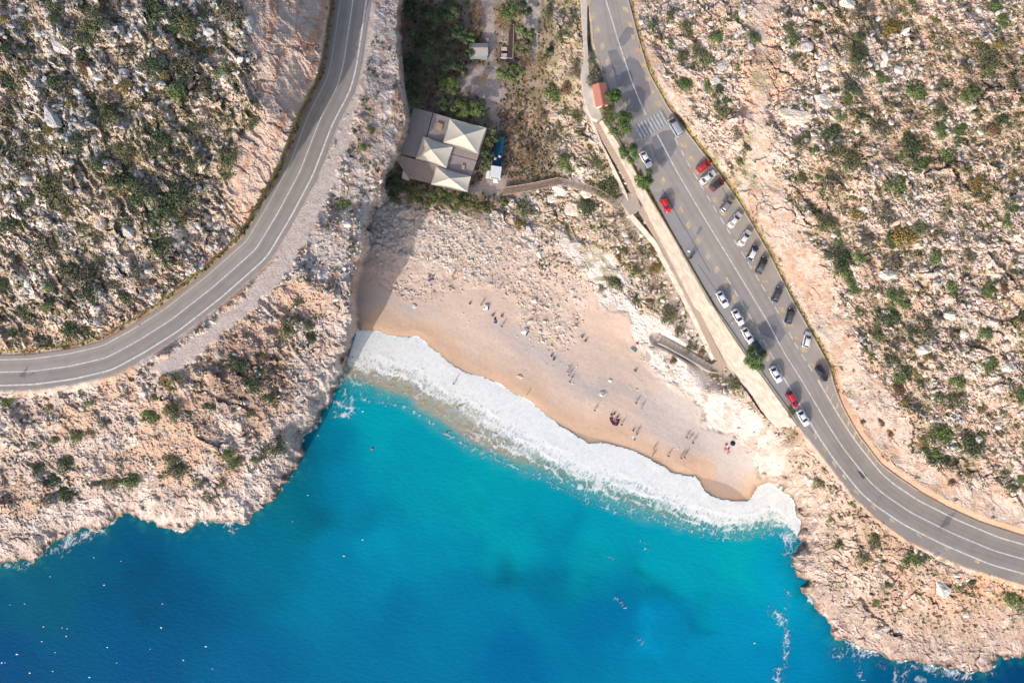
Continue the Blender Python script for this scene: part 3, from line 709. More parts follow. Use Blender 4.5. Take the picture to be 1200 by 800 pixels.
def dens_beach(FX, FY):
    a = dist_line(SWASH, FX, FY); o = dist_line(OUTER, FX, FY)
    w = field(land_d, FX, FY) + (fbm(FX/6, FY/6, 351, 3)-.5)*3.0
    poly = list(SWASH)+OUTER[::-1]
    ins = inside(poly, FX, FY)
    t = a/(a+o+1e-3)
    D = 1.14-.92*sstep(.04, .95, t)
    tn = t+(fbm(FX/26, FY/26, 352, 3)-.5)*.22; cr_n = sstep(.35, .6, fbm(FX/18, FY/18, 353, 3))
    for tc_, am in ((.36, .22), (.56, .26), (.78, .24)): D += am*cr_n*np.exp(-((tn-tc_)/.035)**2)
    D -= .11*np.exp(-((tn-.47)/.05)**2)+.09*np.exp(-((tn-.68)/.06)**2)
    D -= .32*np.exp(-(((FX-500)/42)**2+((FY-484)/17)**2)) + .26*np.exp(-(((FX-455)/30)**2+((FY-452)/12)**2)) + .25*np.exp(-(((FX-528)/18)**2+((FY-503)/10)**2))+.18*np.exp(-(((FX-620)/30)**2+((FY-545)/10)**2))
    D += .15*sstep(540, 640, FX)*sstep(1, .5, t)
    D = np.where(ins | (a < 2.5), D, .35-(np.minimum(a, o))*.05)
    D = np.where(w > 1.0, 0, D)
    return np.clip(D, 0, 1.25)
foam_sheet('surf_foam', (385, 378, 950, 655), dens_beach)
def blobs(L):
    def f(FX, FY):
        D = np.zeros(FX.shape, np.float32)
        for x, y, rx, ry, ang, k in L:
            c, s = math.cos(math.radians(ang)), math.sin(math.radians(ang))
            u = (FX-x)*c+(FY-y)*s; v = -(FX-x)*s+(FY-y)*c
            D = np.maximum(D, .80*k*np.exp(-((u/rx)**2+(v/ry)**2)))
        D += (fbm(FX/8, FY/8, 361, 3)-.5)*.35*(D > .08)
        return np.where(field(land_d, FX, FY) > 2.0, 0, D)
    return f
def tr(L, w, k):
    out = []
    q = resample(L, max(2, int(pl_len(np.array(L, float))/6)))
    for i in range(len(q)-1):
        out.append((q[i][0], q[i][1], 5, w, math.degrees(math.atan2(q[i+1][1]-q[i][1], q[i+1][0]-q[i][0])), k))
    return out
def shore_line(FX, FY):
    ld = field(land_d, FX, FY); gate_ = sstep(.50, .66, fbm(FX/16, FY/16, 381, 3))
    return np.where(ld > 1.5, 0, .62*gate_*np.exp(-((ld+.5)/2.6)**2)*(1-field(is_beach, FX, FY)))
foam_sheet('surf_foam', (-10, 400, 420, 672), shore_line, .7)
foam_sheet('surf_foam', (915, 590, 1205, 805), shore_line, .7)
foam_sheet('surf_foam', (385, 430, 425, 500), blobs([(401,468,9,18,10,.42),(404,486,12,4,0,.62),(412,470,3,14,5,.55),(398,470,4,12,15,.5),(403,458,10,3,-5,.55),(408,478,10,2.5,0,.6)]))
foam_sheet('surf_foam', (-10, 610, 300, 672), blobs([(80,632,8,16,20,.75),(100,626,18,7,-30,.62),(58,646,22,3.5,-15,.55),(10,662,16,4,10,.65),(34,660,10,3,0,.5),(120,622,8,4,0,.45),(270,613,8,7,20,.7),(274,620,10,4,-20,.45),(160,604,12,3,0,.35),(250,612,20,2,0,.4)]))
foam_sheet('surf_foam', (895, 595, 1190, 805), blobs([(925,628,12,26,-15,.60),(918,612,12,12,0,.7),(930,650,5,12,0,.4),(912,722,14,7,55,.55),(922,738,5,22,-8,.5),(922,700,6,10,0,.35),(920,765,3.5,22,-5,.45),(912,795,7,12,0,.5),(1003,756,14,8,10,.75),(1022,764,26,8,-10,.7),(1032,778,7,6,0,.55),(985,765,14,8,0,.4),(1060,790,6,16,10,.42),(1052,795,6,16,0,.42),(1090,783,20,6,8,.65),(1115,788,22,7,5,.65),(1135,793,14,5,0,.6),(1008,790,4,16,-20,.38),(1080,795,12,5,0,.35),(1160,790,8,3,0,.4)]))
foam_sheet('surf_foam', (700, 630, 765, 765), blobs([(716,653,5,3,60,.5),(708,651,4,3,0,.4),(722,702,3,3,0,.5),(730,708,4,3,30,.6),(733,712,2.5,3,0,.7),(750,750,8,3,30,.42),(752,755,3,2,0,.55),(757,643,3,2,20,.5),(752,635,5,2,20,.35)]))
# flecks of white water far out
fm = MB()
for (x, y) in [(142,657),(122,685),(12,708),(29,707),(51,734),(73,735),(79,736),(49,751),(126,758),(189,735),(241,757),(20,766),(35,788),(105,793),(59,675),(343,611),(425,632),(403,651),(190,707),(110,653),(137,776),(249,783),(6,776),(2,776),(65,764),(373,510),(361,580),(884,753),(425,482),(215,773),(78,745),(62,786),(176,760)]:
    k = CAM_H/FPX; r = random.uniform(.10, .24); x0, y0 = (x-600)*k, (400-y)*k
    pts = [(x0+math.cos(a*.785)*r*random.uniform(.7, 1.8), y0+math.sin(a*.785)*r*random.uniform(.5, 1)) for a in range(8)]
    fm.prism(pts, -.02, .10)
wc = mat("whitecap", (.85,.86,.86), .8)
tag(fm.build('whitecap_foam', wc), kind='stuff')

# ------------------------------------------------------------ roads
def asphalt_mat(name, col, n=.12):
    m = bpy.data.materials.new(name); m.use_nodes = True; nt = m.node_tree; b = nt.nodes["Principled BSDF"]
    b.inputs["Roughness"].default_value = .9; b.inputs["Specular IOR Level"].default_value = .2
    a = nt.nodes.new("ShaderNodeAttribute"); a.attribute_name = "Col"
    tc = nt.nodes.new("ShaderNodeTexCoord")
    n1_ = nt.nodes.new("ShaderNodeTexNoise"); n1_.inputs["Scale"].default_value = .35; n1_.inputs["Detail"].default_value = 10; n1_.inputs["Roughness"].default_value = .7
    n2_ = nt.nodes.new("ShaderNodeTexNoise"); n2_.inputs["Scale"].default_value = 9; n2_.inputs["Detail"].default_value = 4
    nt.links.new(tc.outputs["Object"], n1_.inputs["Vector"]); nt.links.new(tc.outputs["Object"], n2_.inputs["Vector"])
    ad = nt.nodes.new("ShaderNodeMath"); ad.operation = 'ADD'; nt.links.new(n1_.outputs[0], ad.inputs[0]); nt.links.new(n2_.outputs[0], ad.inputs[1])
    r = nt.nodes.new("ShaderNodeMapRange"); r.inputs[1].default_value = .6; r.inputs[2].default_value = 1.4; r.inputs[3].default_value = 1-n; r.inputs[4].default_value = 1+n
    nt.links.new(ad.outputs[0], r.inputs[0])
    mx = nt.nodes.new("ShaderNodeMix"); mx.data_type = 'RGBA'; mx.blend_type = 'MULTIPLY'; mx.inputs[0].default_value = 1
    nt.links.new(a.outputs["Color"], mx.inputs[6]); nt.links.new(r.outputs[0], mx.inputs[7]); nt.links.new(mx.outputs[2], b.inputs["Base Color"])
    return m
ASPH = asphalt_mat("worn asphalt", None)
def road_strip(name, A, B, h, cols, nc=44, n=700):
    """A, B: edge polylines in photo px; cols(s, t, x, y) -> linear colours"""
    a = smoothline(A, n, 8)[:, :2]; b = smoothline(B, n, 8)[:, :2]
    t = np.linspace(0, 1, nc)[None, :, None]
    q = a[:, None, :]*(1-t)+b[:, None, :]*t
    k = (CAM_H-h)/FPX
    V = np.stack([(q[..., 0]-600)*k, (400-q[..., 1])*k, np.full(q.shape[:2], h)], -1).reshape(-1, 3)
    cc = cols(q[..., 0], q[..., 1], np.broadcast_to(t[..., 0], q.shape[:2])).reshape(-1, 3)
    ii = np.arange(n*nc).reshape(n, nc)
    F = np.stack([ii[:-1, :-1], ii[:-1, 1:], ii[1:, 1:], ii[1:, :-1]], -1).reshape(-1, 4)
    if np.cross(V[F[0, 1]]-V[F[0, 0]], V[F[0, 2]]-V[F[0, 0]])[2] < 0: F = F[:, ::-1]
    return tag(link(name, np_mesh(name, V, F, ASPH, cc, False)), kind='structure')
def col_left(x, y, t):
    base = np.array([.355,.318,.292])*np.ones(x.shape+(1,))
    tr_ = np.exp(-((t-.30)/.06)**2)+np.exp(-((t-.60)/.06)**2)+np.exp(-((t-.84)/.05)**2)
    base = base*(1-.10*sstep(.5, .52, t)+.06*(fbm(x/25, y/25, 401, 3)-.5))[..., None]*(1-.11*tr_[..., None])*(1+.16*(fbm(x/6, y/6, 402, 4)-.5))[..., None]
    base = mixc(base, np.array([.33,.27,.23])*np.ones_like(base), (1-sstep(.02, .10, t))*.7)
    return base
qL = smoothline(CL_L, 400, 10); nL = normals(qL)
# which side is the hill side: the upper left
side = 1 if (qL[200, 0]+nL[200, 0]*10 < qL[200, 0]) else -1
A = qL.copy(); A[:, :2] += nL*side*19.5; B = qL.copy(); B[:, :2] -= nL*side*21
road_strip('road', A, B, ROAD_H, col_left)
def col_right(x, y, t):
    base = np.array([.395,.35,.318])*np.ones(x.shape+(1,))
    tr_ = np.exp(-((t-.36)/.04)**2)+np.exp(-((t-.46)/.03)**2)+np.exp(-((t-.58)/.03)**2)+np.exp(-((t-.68)/.03)**2)
    base = base*(1+.16*(fbm(x/30, y/30, 411, 3)-.5)-.12*tr_+.14*(fbm(x/6, y/6, 412, 4)-.5))[..., None]
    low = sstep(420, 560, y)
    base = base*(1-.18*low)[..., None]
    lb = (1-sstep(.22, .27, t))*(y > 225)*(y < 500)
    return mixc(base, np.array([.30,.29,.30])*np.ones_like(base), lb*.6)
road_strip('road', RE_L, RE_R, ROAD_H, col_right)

def ribbon(line, w, h, s0=0.0, s1=1.0, off=0.0, n=None):
    """flat painted line following a px polyline; w in px; returns verts, quads"""
    q = line
    if off: q = q.copy(); q[:, :2] += normals(line)*off
    m = len(q); i0, i1 = int(s0*(m-1)), max(int(s0*(m-1))+1, int(math.ceil(s1*(m-1))))
    q = q[i0:i1+1]; nn = normals(q) if len(q) > 1 else None
    a = q[:, :2]+nn*w/2; b = q[:, :2]-nn*w/2
    vs = [P(*p, h) for p in a]+[P(*p, h) for p in b]; k = len(q)
    fs = [(i, i+1, k+i+1, k+i) for i in range(k-1)]
    return vs, fs
def fixup(me):
    for p in me.polygons:
        if p.normal.z < 0: p.flip()
PAINT = mat("worn white road paint", (.66,.63,.59), .8, noise=.3, nscale=1.2)
ORANGE = mat("faded orange paint", (.52,.41,.27), .85, noise=.32, nscale=.9)
M4 = ROAD_H+.006
def paint(name, items, m, h=M4):
    mb = MB()
    for v, f in items: mb.add(v, f)
    me = mb.mesh(name, m); me.update(); fixup(me)
    return tag(link(name, me), kind='structure')
qR = smoothline(CL_R, 520, 10); 
sgnR = 1 if (qR[300]+np.r_[normals(qR)[300]*5]).tolist()[0] < qR[300][0] else -1       # towards the sea (left)
sR = np.r_[0, np.cumsum(np.hypot(*(qR[1:, :2]-qR[:-1, :2]).T))]
def s_at_y(y): return float(np.interp(y, qR[:, 1], np.arange(len(qR))/(len(qR)-1)))
items = [ribbon(qL, 1.2, M4), ribbon(qL, 1.8, M4, 0, 1, -side*15.5), ribbon(qL, 1.0, M4, .62, 1, side*14.5), ribbon(qL, .7, M4, 0, .62, side*14.5)]
paint('road_markings', items, PAINT)
items = [ribbon(qR, 1.3, M4, 0, s_at_y(139)), ribbon(qR, 1.3, M4, s_at_y(158), 1)]
items.append(ribbon(qR, 1.6, M4, s_at_y(455), 1, -sgnR*16.5)); items.append(ribbon(qR, 1.7, M4, s_at_y(428), 1, sgnR*16.5))
s = s_at_y(170)
while s < s_at_y(450):
    items.append(ribbon(qR, 1.2, M4, s, s+7.0/sR[-1], -sgnR*16.2)); s += 15.5/sR[-1]
s = s_at_y(318)
while s < s_at_y(425):
    items.append(ribbon(qR, 1.2, M4, s, s+8.0/sR[-1], sgnR*14.5)); s += 17/sR[-1]
paint('road_markings', items, PAINT)
# orange hatching beside both lanes
items = []
def hatch(s, off, L=6.5, w=3.4, skew=.6):
    i = int(s*(len(qR)-1)); 
    if i < 2 or i > len(qR)-3: return
    p = qR[i, :2]; d = qR[i+1, :2]-qR[i-1, :2]; d = d/np.hypot(*d); nn = np.array([-d[1], d[0]])
    c = p+nn*off; u = d*(L/2); v = (nn*np.sign(off)+d*skew); v = v/np.hypot(*v)*w
    j = [random.uniform(-.5, .5) for _ in range(8)]
    pts = [c-u-v, c+u-v, c+u+v, c-u+v]
    pts = [(p_[0]+j[2*k_], p_[1]+j[2*k_+1]) for k_, p_ in enumerate(pts)]
    items.append(([P(*p_, M4) for p_ in pts], [(0, 1, 2, 3)]))
for y in np.arange(-20, 440, 17.2): hatch(s_at_y(y), sgnR*(19.5 if y > 160 else 17.5+1*max(0, (160-y)/60)))
for y in np.arange(-14, 450, 16.2): hatch(s_at_y(y), -sgnR*(21.5 if y > 160 else 19))
for y in np.arange(455, 560, 11.0): hatch(s_at_y(y), -sgnR*20.5, 3.4, 3.6, -.9)
for y in np.arange(470, 690, 15.5): hatch(s_at_y(y), sgnR*19.6, 6.5, 1.9, .6)
paint('road_hatching', items, ORANGE)
# flat darker polygons laid on the asphalt, and tar
DARK_TONE = mat("darker road tone", (.235,.22,.235), .9, noise=.15, nscale=.5)
def flat(name, polys, m, h):
    mb = MB()
    for p in polys: mb.add([P(x, y, h) for x, y in p], [tuple(range(len(p)))])
    me = mb.mesh(name, m); fixup(me); return tag(link(name, me), kind='structure')
flat('dark_road_patch', [[(733,33),(741,28),(743,40),(731,54),(723,54),(724,48)],[(738,66),(748,71),(759,92),(763,110),(755,120),(748,132),(734,130),(722,96),(712,60),(722,58),(731,74)],[(763,160),(775,154),(790,152),(793,172),(788,182),(776,197),(767,184)],[(908,367),(921,390),(914,401),(893,392),(886,386),(901,371)]], DARK_TONE, ROAD_H+.003)
TAR = mat("tar seal", (.10,.095,.10), .7)
flat('tar_seam', [[(776,222),(776.7,221.6),(803,268),(802.4,268.4)],[(803,268),(803.6,267.8),(832,318),(831.4,318.4)],[(818,310),(818.6,309.8),(846,349),(845.4,349.4)],[(846,220),(846.7,219.7),(856,236),(855.3,236.3)],[(745,8),(745.5,8),(750,60),(749.4,60)],[(930,480),(930.6,479.6),(958,512),(957.3,512.5)],[(1004,551),(1013,554),(1017,558),(1011,561)],[(30,441),(33,440),(40,436),(41,437)]], TAR, ROAD_H+.0045)
# zebra crossing: raised table with bars along the road
ZEB = mat("pale crossing surface", (.37,.345,.33), .85, noise=.2)
i = int(s_at_y(148)*(len(qR)-1)); pc = qR[i, :2]; d = qR[i+1, :2]-qR[i-1, :2]; d /= np.hypot(*d); nn = np.array([-d[1], d[0]])
if nn[0] < 0: nn = -nn
WORN = mat('worn crossing paint', (.52,.50,.48), .85, noise=.35, nscale=1.5)
tb = [pc-nn*21-d*13, pc+nn*19-d*13, pc+nn*19+d*13, pc-nn*21+d*13]
mbz = MB(); k = [P(*p, ROAD_H+.01) for p in tb]; k2 = [P(*p, ROAD_H+.07) for p in [pc-nn*21-d*10, pc+nn*19-d*10, pc+nn*19+d*10, pc-nn*21+d*10]]
mbz.add(k+k2, [(0, 1, 5, 4), (1, 2, 6, 5), (2, 3, 7, 6), (3, 0, 4, 7), (4, 5, 6, 7)])
me = mbz.mesh('zebra_crossing', ZEB); tag(link('zebra_crossing', me), kind='structure')
mbb = MB(); mbd = MB()
for j in range(9):
    c = pc+nn*(-17.5+j*4.2)
    mbb.add([P(*(c+nn*a_+d*b_), ROAD_H+.076) for a_, b_ in ((-1.1,-9),(1.1,-9),(1.1,9),(-1.1,9))], [(0, 1, 2, 3)])
    c = c+nn*2.1
    mbd.add([P(*(c+nn*a_+d*b_), ROAD_H+.074) for a_, b_ in ((-1.0,-9),(1.0,-9),(1.0,9),(-1.0,9))], [(0, 1, 2, 3)])
me = mbb.mesh('crossing_bars', WORN); fixup(me); tag(link('crossing_bars', me), kind='structure')
me = mbd.mesh('crossing_bars', mat("grey blue crossing bars", (.24,.25,.28), .85)); fixup(me); tag(link('crossing_bars', me), kind='structure')

# kerbs / low edge walls along the asphalt
KERB = mat("kerb concrete", (.50,.45,.40), .9, noise=.15, nscale=2)
def wall_along(line, w, z0, z1, m, name, off=0, kind='structure', label=None, cat=None, hfun=None, n=None):
    q = smoothline(line, n or max(8, int(pl_len(np.array([p[:2] for p in line], float))/4)), 2); nn = normals(q)
    mb = MB(); rings = []
    for i_, p in enumerate(q):
        base = hfun(p) if hfun else 0
        a_ = p[:2]+nn[i_]*(off+w/2); b_ = p[:2]+nn[i_]*(off-w/2)
        A0 = P(a_[0], a_[1], base+z1); B0 = P(b_[0], b_[1], base+z1)
        rings.append([(A0[0], A0[1], base+z0), (B0[0], B0[1], base+z0), B0, A0])
    mb.loft(rings); me = mb.mesh(name, m)
    bm_fix(me)
    o = link(name, me)
    return tag(o, label, cat, kind=kind)
def bm_fix(me):
    import bmesh
    bm = bmesh.new(); bm.from_mesh(me); bmesh.ops.recalc_face_normals(bm, faces=bm.faces); bm.to_mesh(me); bm.free()
wall_along([(x-1.0*0, y) for x, y in RE_R[2:20]], 1.0, ROAD_H-.5, ROAD_H+.13, KERB, 'kerb', off=0)
# ------------------------------------------------------------ walls and stairs
PALE = mat("pale rendered concrete", (.46,.415,.375), .9, noise=.28, nscale=.55, bump=.2, bscale=3)
STEP = mat("brown stone steps", (.45,.36,.30), .9, noise=.15, nscale=2)
def face_between(mb, A, B, back=.6, n=80, depth=2.5):
    a = resample(A, n); b = resample(B, n)
    v = []; f = []
    for p, q in zip(a, b):
        p0 = Vector(P(*p)); q0 = Vector(P(*q)); d = (p0-q0); d.z = 0
        d = d.normalized()*back if d.length > .01 else Vector((back, 0, 0))
        v += [q0, p0, p0+d, Vector((p0.x+d.x, p0.y+d.y, q0.z-depth)), Vector((q0.x, q0.y, q0.z-depth))]
    for i in range(n-1):
        for k in range(5):
            f.append((i*5+k, i*5+(k+1) % 5, (i+1)*5+(k+1) % 5, (i+1)*5+k))
    f.append((0, 1, 2, 3, 4)); e = (n-1)*5; f.append((e+4, e+3, e+2, e+1, e))
    mb.add(v, f); return mb
wt = empty('retaining_wall', P(800, 330, 12))
tag(wt, 'long pale concrete retaining wall between the parking road and the stairs', 'wall')
def world_part(name, mb, m, root, smooth=False):
    me = mb.mesh(name, m, smooth); bm_fix(me)
    o = link(name, me, root); o.matrix_parent_inverse = Matrix.Translation(-root.location) @ Matrix.Identity(4)
    if root.rotation_euler.z: o.matrix_parent_inverse = root.matrix_basis.inverted()
    return o
world_part('wall_face', face_between(MB(), WALL_TOP, WALL_FOOT), PALE, wt)
def strip_prism(mb, line, w, z0, z1, off=0.0, n=60):
    q = resample(line, n); nn = normals(q); rings = []
    for i_, p in enumerate(q):
        a_ = p[:2]+nn[i_]*(off+w/2); b_ = p[:2]+nn[i_]*(off-w/2); h = p[2]
        A0 = P(a_[0], a_[1], h+z1); B0 = P(b_[0], b_[1], h+z1)
        rings.append([(A0[0], A0[1], h+z0), (B0[0], B0[1], h+z0), B0, A0])
    mb.loft(rings); return mb
world_part('coping', strip_prism(MB(), WALL_TOP, 1.3, -.3, .03), mat("coping", (.30,.24,.15), .9, noise=.2, nscale=1.5), wt)
W2T = [(690,130,23.8),(704,165,21.6),(721,200,18.9),(733,226,16.8),(740,250,15.6),(768,283,13.9),(795,333,12.3),(811,365,11.2),(828,400,9.8),(837,420,8.9)]
W2F = [(684,122,22),(690,140,20.5),(701,168,18),(712,200,15.6),(725,228,14.2),(736,253,13.6),(764,286,12.2),(791,336,10.7),(808,368,9.7),(825,403,8.4),(834,423,7.6)]
st = empty('staircase', P(770, 300, 12)); tag(st, 'long brown stone stairway descending beside the pale wall to the beach', 'stairs')
def steps(mb, line, w, rise=.17):
    q = smoothline(line, 300, 1); nn = normals(q); L = len(q)
    drop = abs(q[0, 2]-q[-1, 2]); N = max(4, int(drop/rise)); last = None
    for k in range(N):
        i0 = int(k*(L-1)/N); i1 = int((k+1)*(L-1)/N); h = q[(i0+i1)//2, 2]
        pts = [q[i0, :2]+nn[i0]*w, q[i1, :2]+nn[i1]*w, q[i1, :2]-nn[i1]*w, q[i0, :2]-nn[i0]*w]
        top = [P(p[0], p[1], h) for p in pts]; bot = [(p[0], p[1], h-.7) for p in top]
        mb.add(bot+top, [(3, 2, 1, 0), (4, 5, 6, 7), (0, 1, 5, 4), (1, 2, 6, 5), (2, 3, 7, 6), (3, 0, 4, 7)])
    return mb
world_part('stair_flight', steps(MB(), STAIR, 3.7), STEP, st)
world_part('stair_flight', steps(MB(), STAIR2, 4.2), mat('grey brown steps', (.60,.52,.45), .9, noise=.15, nscale=2), st)
W2T = [(x, y, h-.45) for x, y, h in W2T]
world_part('outer_wall', face_between(MB(), W2T, W2F, .35), PALE, st)
world_part('outer_wall', strip_prism(MB(), [(841,437,8.0),(833,436,8.2),(818,427.5,7.7),(800,417,7.1),(780,406,6.4),(771,402,6.1)], 1.7, -1.5, .55), PALE, st)
mb = MB()
def slab(mb, poly, h, t):
    k = [P(x, y, h) for x, y in poly]; n = len(k)
    mb.add([(p[0], p[1], h-t) for p in k]+k, [tuple(range(n))[::-1], tuple(range(n, 2*n))]+[(i, (i+1) % n, (i+1) % n+n, i+n) for i in range(n)]); return mb
world_part('landing', slab(MB(), [(838,424),(848,420),(852,427),(842,438),(834,431)], 8.25, .8), STEP, st)
world_part('landing', slab(MB(), [(724,232),(735,226),(745,226),(751,244),(746,249),(738,252)], 15.9, 1.2), mat("grey paving", (.40,.35,.32), .9, noise=.12), st)
world_part('landing', slab(MB(), [(760,381),(766,379),(779,389),(787,398),(779,401),(772,405),(764,412),(760,424),(757,424),(757,405)], 5.55, 1.2), mat("grey concrete platform", (.56,.50,.45), .9, noise=.18), st)
tag(world_part('footpath', slab(MB(), [(680,-20),(689,-20),(688,20),(688,45),(690,74),(690,80),(691,90),(697,105),(703,128),(706,137),(700,141),(693,138),(687,124),(684,110),(681,85),(682,78),(685,70),(684,45),(682,20)], 24.9, 1.8), mat("pale concrete path", (.60,.53,.46), .9, noise=.15, nscale=1), st), kind='structure')
fp = bpy.data.objects['footpath']; fp.matrix_parent_inverse = Matrix(); fp.parent = None

# footbridge
WOOD = mat("weathered brown planks", (.30,.22,.18), .85, noise=.25, nscale=2)
RAIL = mat("weathered timber rail", (.38,.27,.19), .85, noise=.2)
fb = empty('footbridge', P(640, 214, 9)); tag(fb, 'brown plank footbridge on timber posts leading from the truck to the stairs', 'footbridge')
def deck(mb, line, w):
    q = resample(line, int(pl_len(np.array(line))*1.15)); nn = normals(q)
    for i in range(len(q)-1):
        a, b = q[i], q[i+1]; b = a+(b-a)*.86
        pts = [(a[:2]+nn[i]*w), (b[:2]+nn[i]*w), (b[:2]-nn[i]*w), (a[:2]-nn[i]*w)]; h = a[2]
        t_ = [P(p[0], p[1], h) for p in pts]
        mb.add([(p[0], p[1], h-.1) for p in t_]+t_, [(3, 2, 1, 0), (4, 5, 6, 7), (0, 1, 5, 4), (1, 2, 6, 5), (2, 3, 7, 6), (3, 0, 4, 7)])
    return mb
gh = lambda x, y, d: max(d, hs(x, y)+.8, hs(x+3, y+3)+.5, hs(x-3, y-3)+.5)
B1 = [(589,224,9.6),(620,219.5,10.6),(655,212,11.8)]; B2 = [(655,211.5,11.8),(678,217.5,12.8),(699,224,13.8),(712,232,14.6),(726,240,15.6)]
B1 = [(x, y, gh(x, y, h)) for x, y, h in B1]; B2 = [(B1[-1][0], B1[-1][1], B1[-1][2])]+[(x, y, gh(x, y, h)) for x, y, h in B2[1:]]
world_part('deck', deck(MB(), B1, 4.0), WOOD, fb); world_part('deck', deck(MB(), B2, 3.6), mat("greyed planks", (.36,.32,.30), .85, noise=.2), fb)
for line, w in ((B1, 4.3), (B2, 3.9)):
    q = resample(line, int(pl_len(np.array(line))/7)); nn = normals(q)
    for sgn in (1, -1):
        mb = MB(); pts = []
        for i, p in enumerate(q):
            a = p[:2]+nn[i]*w*sgn; pts.append(P(a[0], a[1], p[2]+1.0))
            b_ = pts[-1]; mb.box((b_[0], b_[1], p[2]+.45), (.1, .1, 1.1))
        mb.tube(pts, .07, 4); mb.tube([(p[0], p[1], p[2]-.5) for p in pts], .04, 4)
        world_part('railing', mb, RAIL, fb)
    for i in range(0, len(q), 2):
        x, y, z = P(*q[i]); g = hs(q[i][0], q[i][1]); mb = MB()
        if z-g > .3:
            mb.box((x, y, (z-.1+g-.5)/2), (.22, .22, z-.1-g+.5)); world_part('pile', mb, RAIL, fb)

# ------------------------------------------------------------ buildings of the gorge
def wood_slats(name, c1, c2, sc=3.0, rot=0.0):
    m = bpy.data.materials.new(name); m.use_nodes = True; nt = m.node_tree; b = nt.nodes["Principled BSDF"]; b.inputs["Roughness"].default_value = .85
    tc = nt.nodes.new("ShaderNodeTexCoord"); mp = nt.nodes.new("ShaderNodeMapping"); mp.inputs["Rotation"].default_value = (0, 0, rot)
    w = nt.nodes.new("ShaderNodeTexWave"); w.inputs["Scale"].default_value = sc; w.inputs["Distortion"].default_value = .6; w.inputs["Detail"].default_value = 3
    n = nt.nodes.new("ShaderNodeTexNoise"); n.inputs["Scale"].default_value = 1.5; n.inputs["Detail"].default_value = 6
    nt.links.new(tc.outputs["Object"], mp.inputs[0]); nt.links.new(mp.outputs[0], w.inputs[0]); nt.links.new(tc.outputs["Object"], n.inputs[0])
    ad = nt.nodes.new("ShaderNodeMath"); ad.operation = 'MULTIPLY_ADD'; ad.inputs[1].default_value = .4; nt.links.new(w.outputs[1], ad.inputs[0]); nt.links.new(n.outputs[0], ad.inputs[2])
    mx = nt.nodes.new("ShaderNodeMix"); mx.data_type = 'RGBA'; mx.inputs[6].default_value = (*c1, 1); mx.inputs[7].default_value = (*c2, 1)
    nt.links.new(ad.outputs[0], mx.inputs[0]); nt.links.new(mx.outputs[2], b.inputs["Base Color"])
    return m
RA = math.radians(-15)          # the tavern is turned a little
SHINGLE = wood_slats("brown slatted roofing", (.22,.175,.165), (.38,.305,.285), 1.6, RA)
SHING2 = wood_slats("dark slatted roofing", (.20,.165,.165), (.33,.275,.265), 1.6, RA)
POST = mat("dark timber post", (.12,.08,.06), .8)
tv = empty('tavern', P(515, 176, 8.5)); tag(tv, 'wide low tavern with brown slatted roof beneath the three cream tents', 'building')
def roof_panel(poly, hz, m, name='roof'):
    mb = MB(); k = [P(x, y, h) for (x, y), h in zip(poly, hz)]; n = len(k)
    mb.add([(p[0], p[1], p[2]-.18) for p in k]+k, [tuple(range(n))[::-1], tuple(range(n, 2*n))]+[(i, (i+1) % n, (i+1) % n+n, i+n) for i in range(n)])
    return world_part(name, mb, m, tv)
roof_panel([(485,126),(507,132),(493,186),(467,180)], [11.6, 12.3, 12.2, 11.5], SHING2)
roof_panel([(508,132.5),(530,139),(518,194),(494,186.5)], [12.1, 11.7, 11.7, 12.1], SHINGLE)
roof_panel([(531,139.5),(571,151),(559,188),(521,178)], [11.9, 11.9, 11.8, 11.8], SHINGLE)
roof_panel([(520.5,178.8),(558.5,188.8),(547,222),(514,212)], [11.75, 11.75, 11.3, 11.3], SHINGLE)
roof_panel([(466.5,181),(519,196),(513.5,217),(479,209),(465,188)], [11.3, 11.3, 10.9, 10.9, 11.0], wood_slats("warm brown roofing", (.25,.18,.15), (.38,.29,.25), 1.6, RA+1.57))
world_part('floor', slab(MB(), [(487,130),(568,152),(545,222),(480,206),(469,182)], 8.75, .6), mat("tavern floor", (.25,.20,.16), .9), tv)
for x, y in [(487,129),(508,135),(530,142),(566,153),(470,182),(494,187),(519,195),(546,203),(481,206),(514,213),(543,218),(556,185)]:
    X_, Y_, _ = P(x, y, 10); world_part('post', MB().box((X_, Y_, 9.8), (.2, .2, 3.0)), POST, tv)
world_part('roof_hatch', slab(MB(), [(512,143),(519,146),(517,154),(511,151)], 12.35, .12), mat("orange tile patch", (.50,.30,.18), .8, noise=.2, nscale=2), tv)
world_part('roof_hatch', slab(MB(), [(541,193),(545,194),(544,199),(541,198)], 12.05, .12), mat("light hatch", (.48,.34,.24), .8), tv)
CANV = mat("cream canvas", (.62,.565,.475), .8, noise=.05, nscale=1)
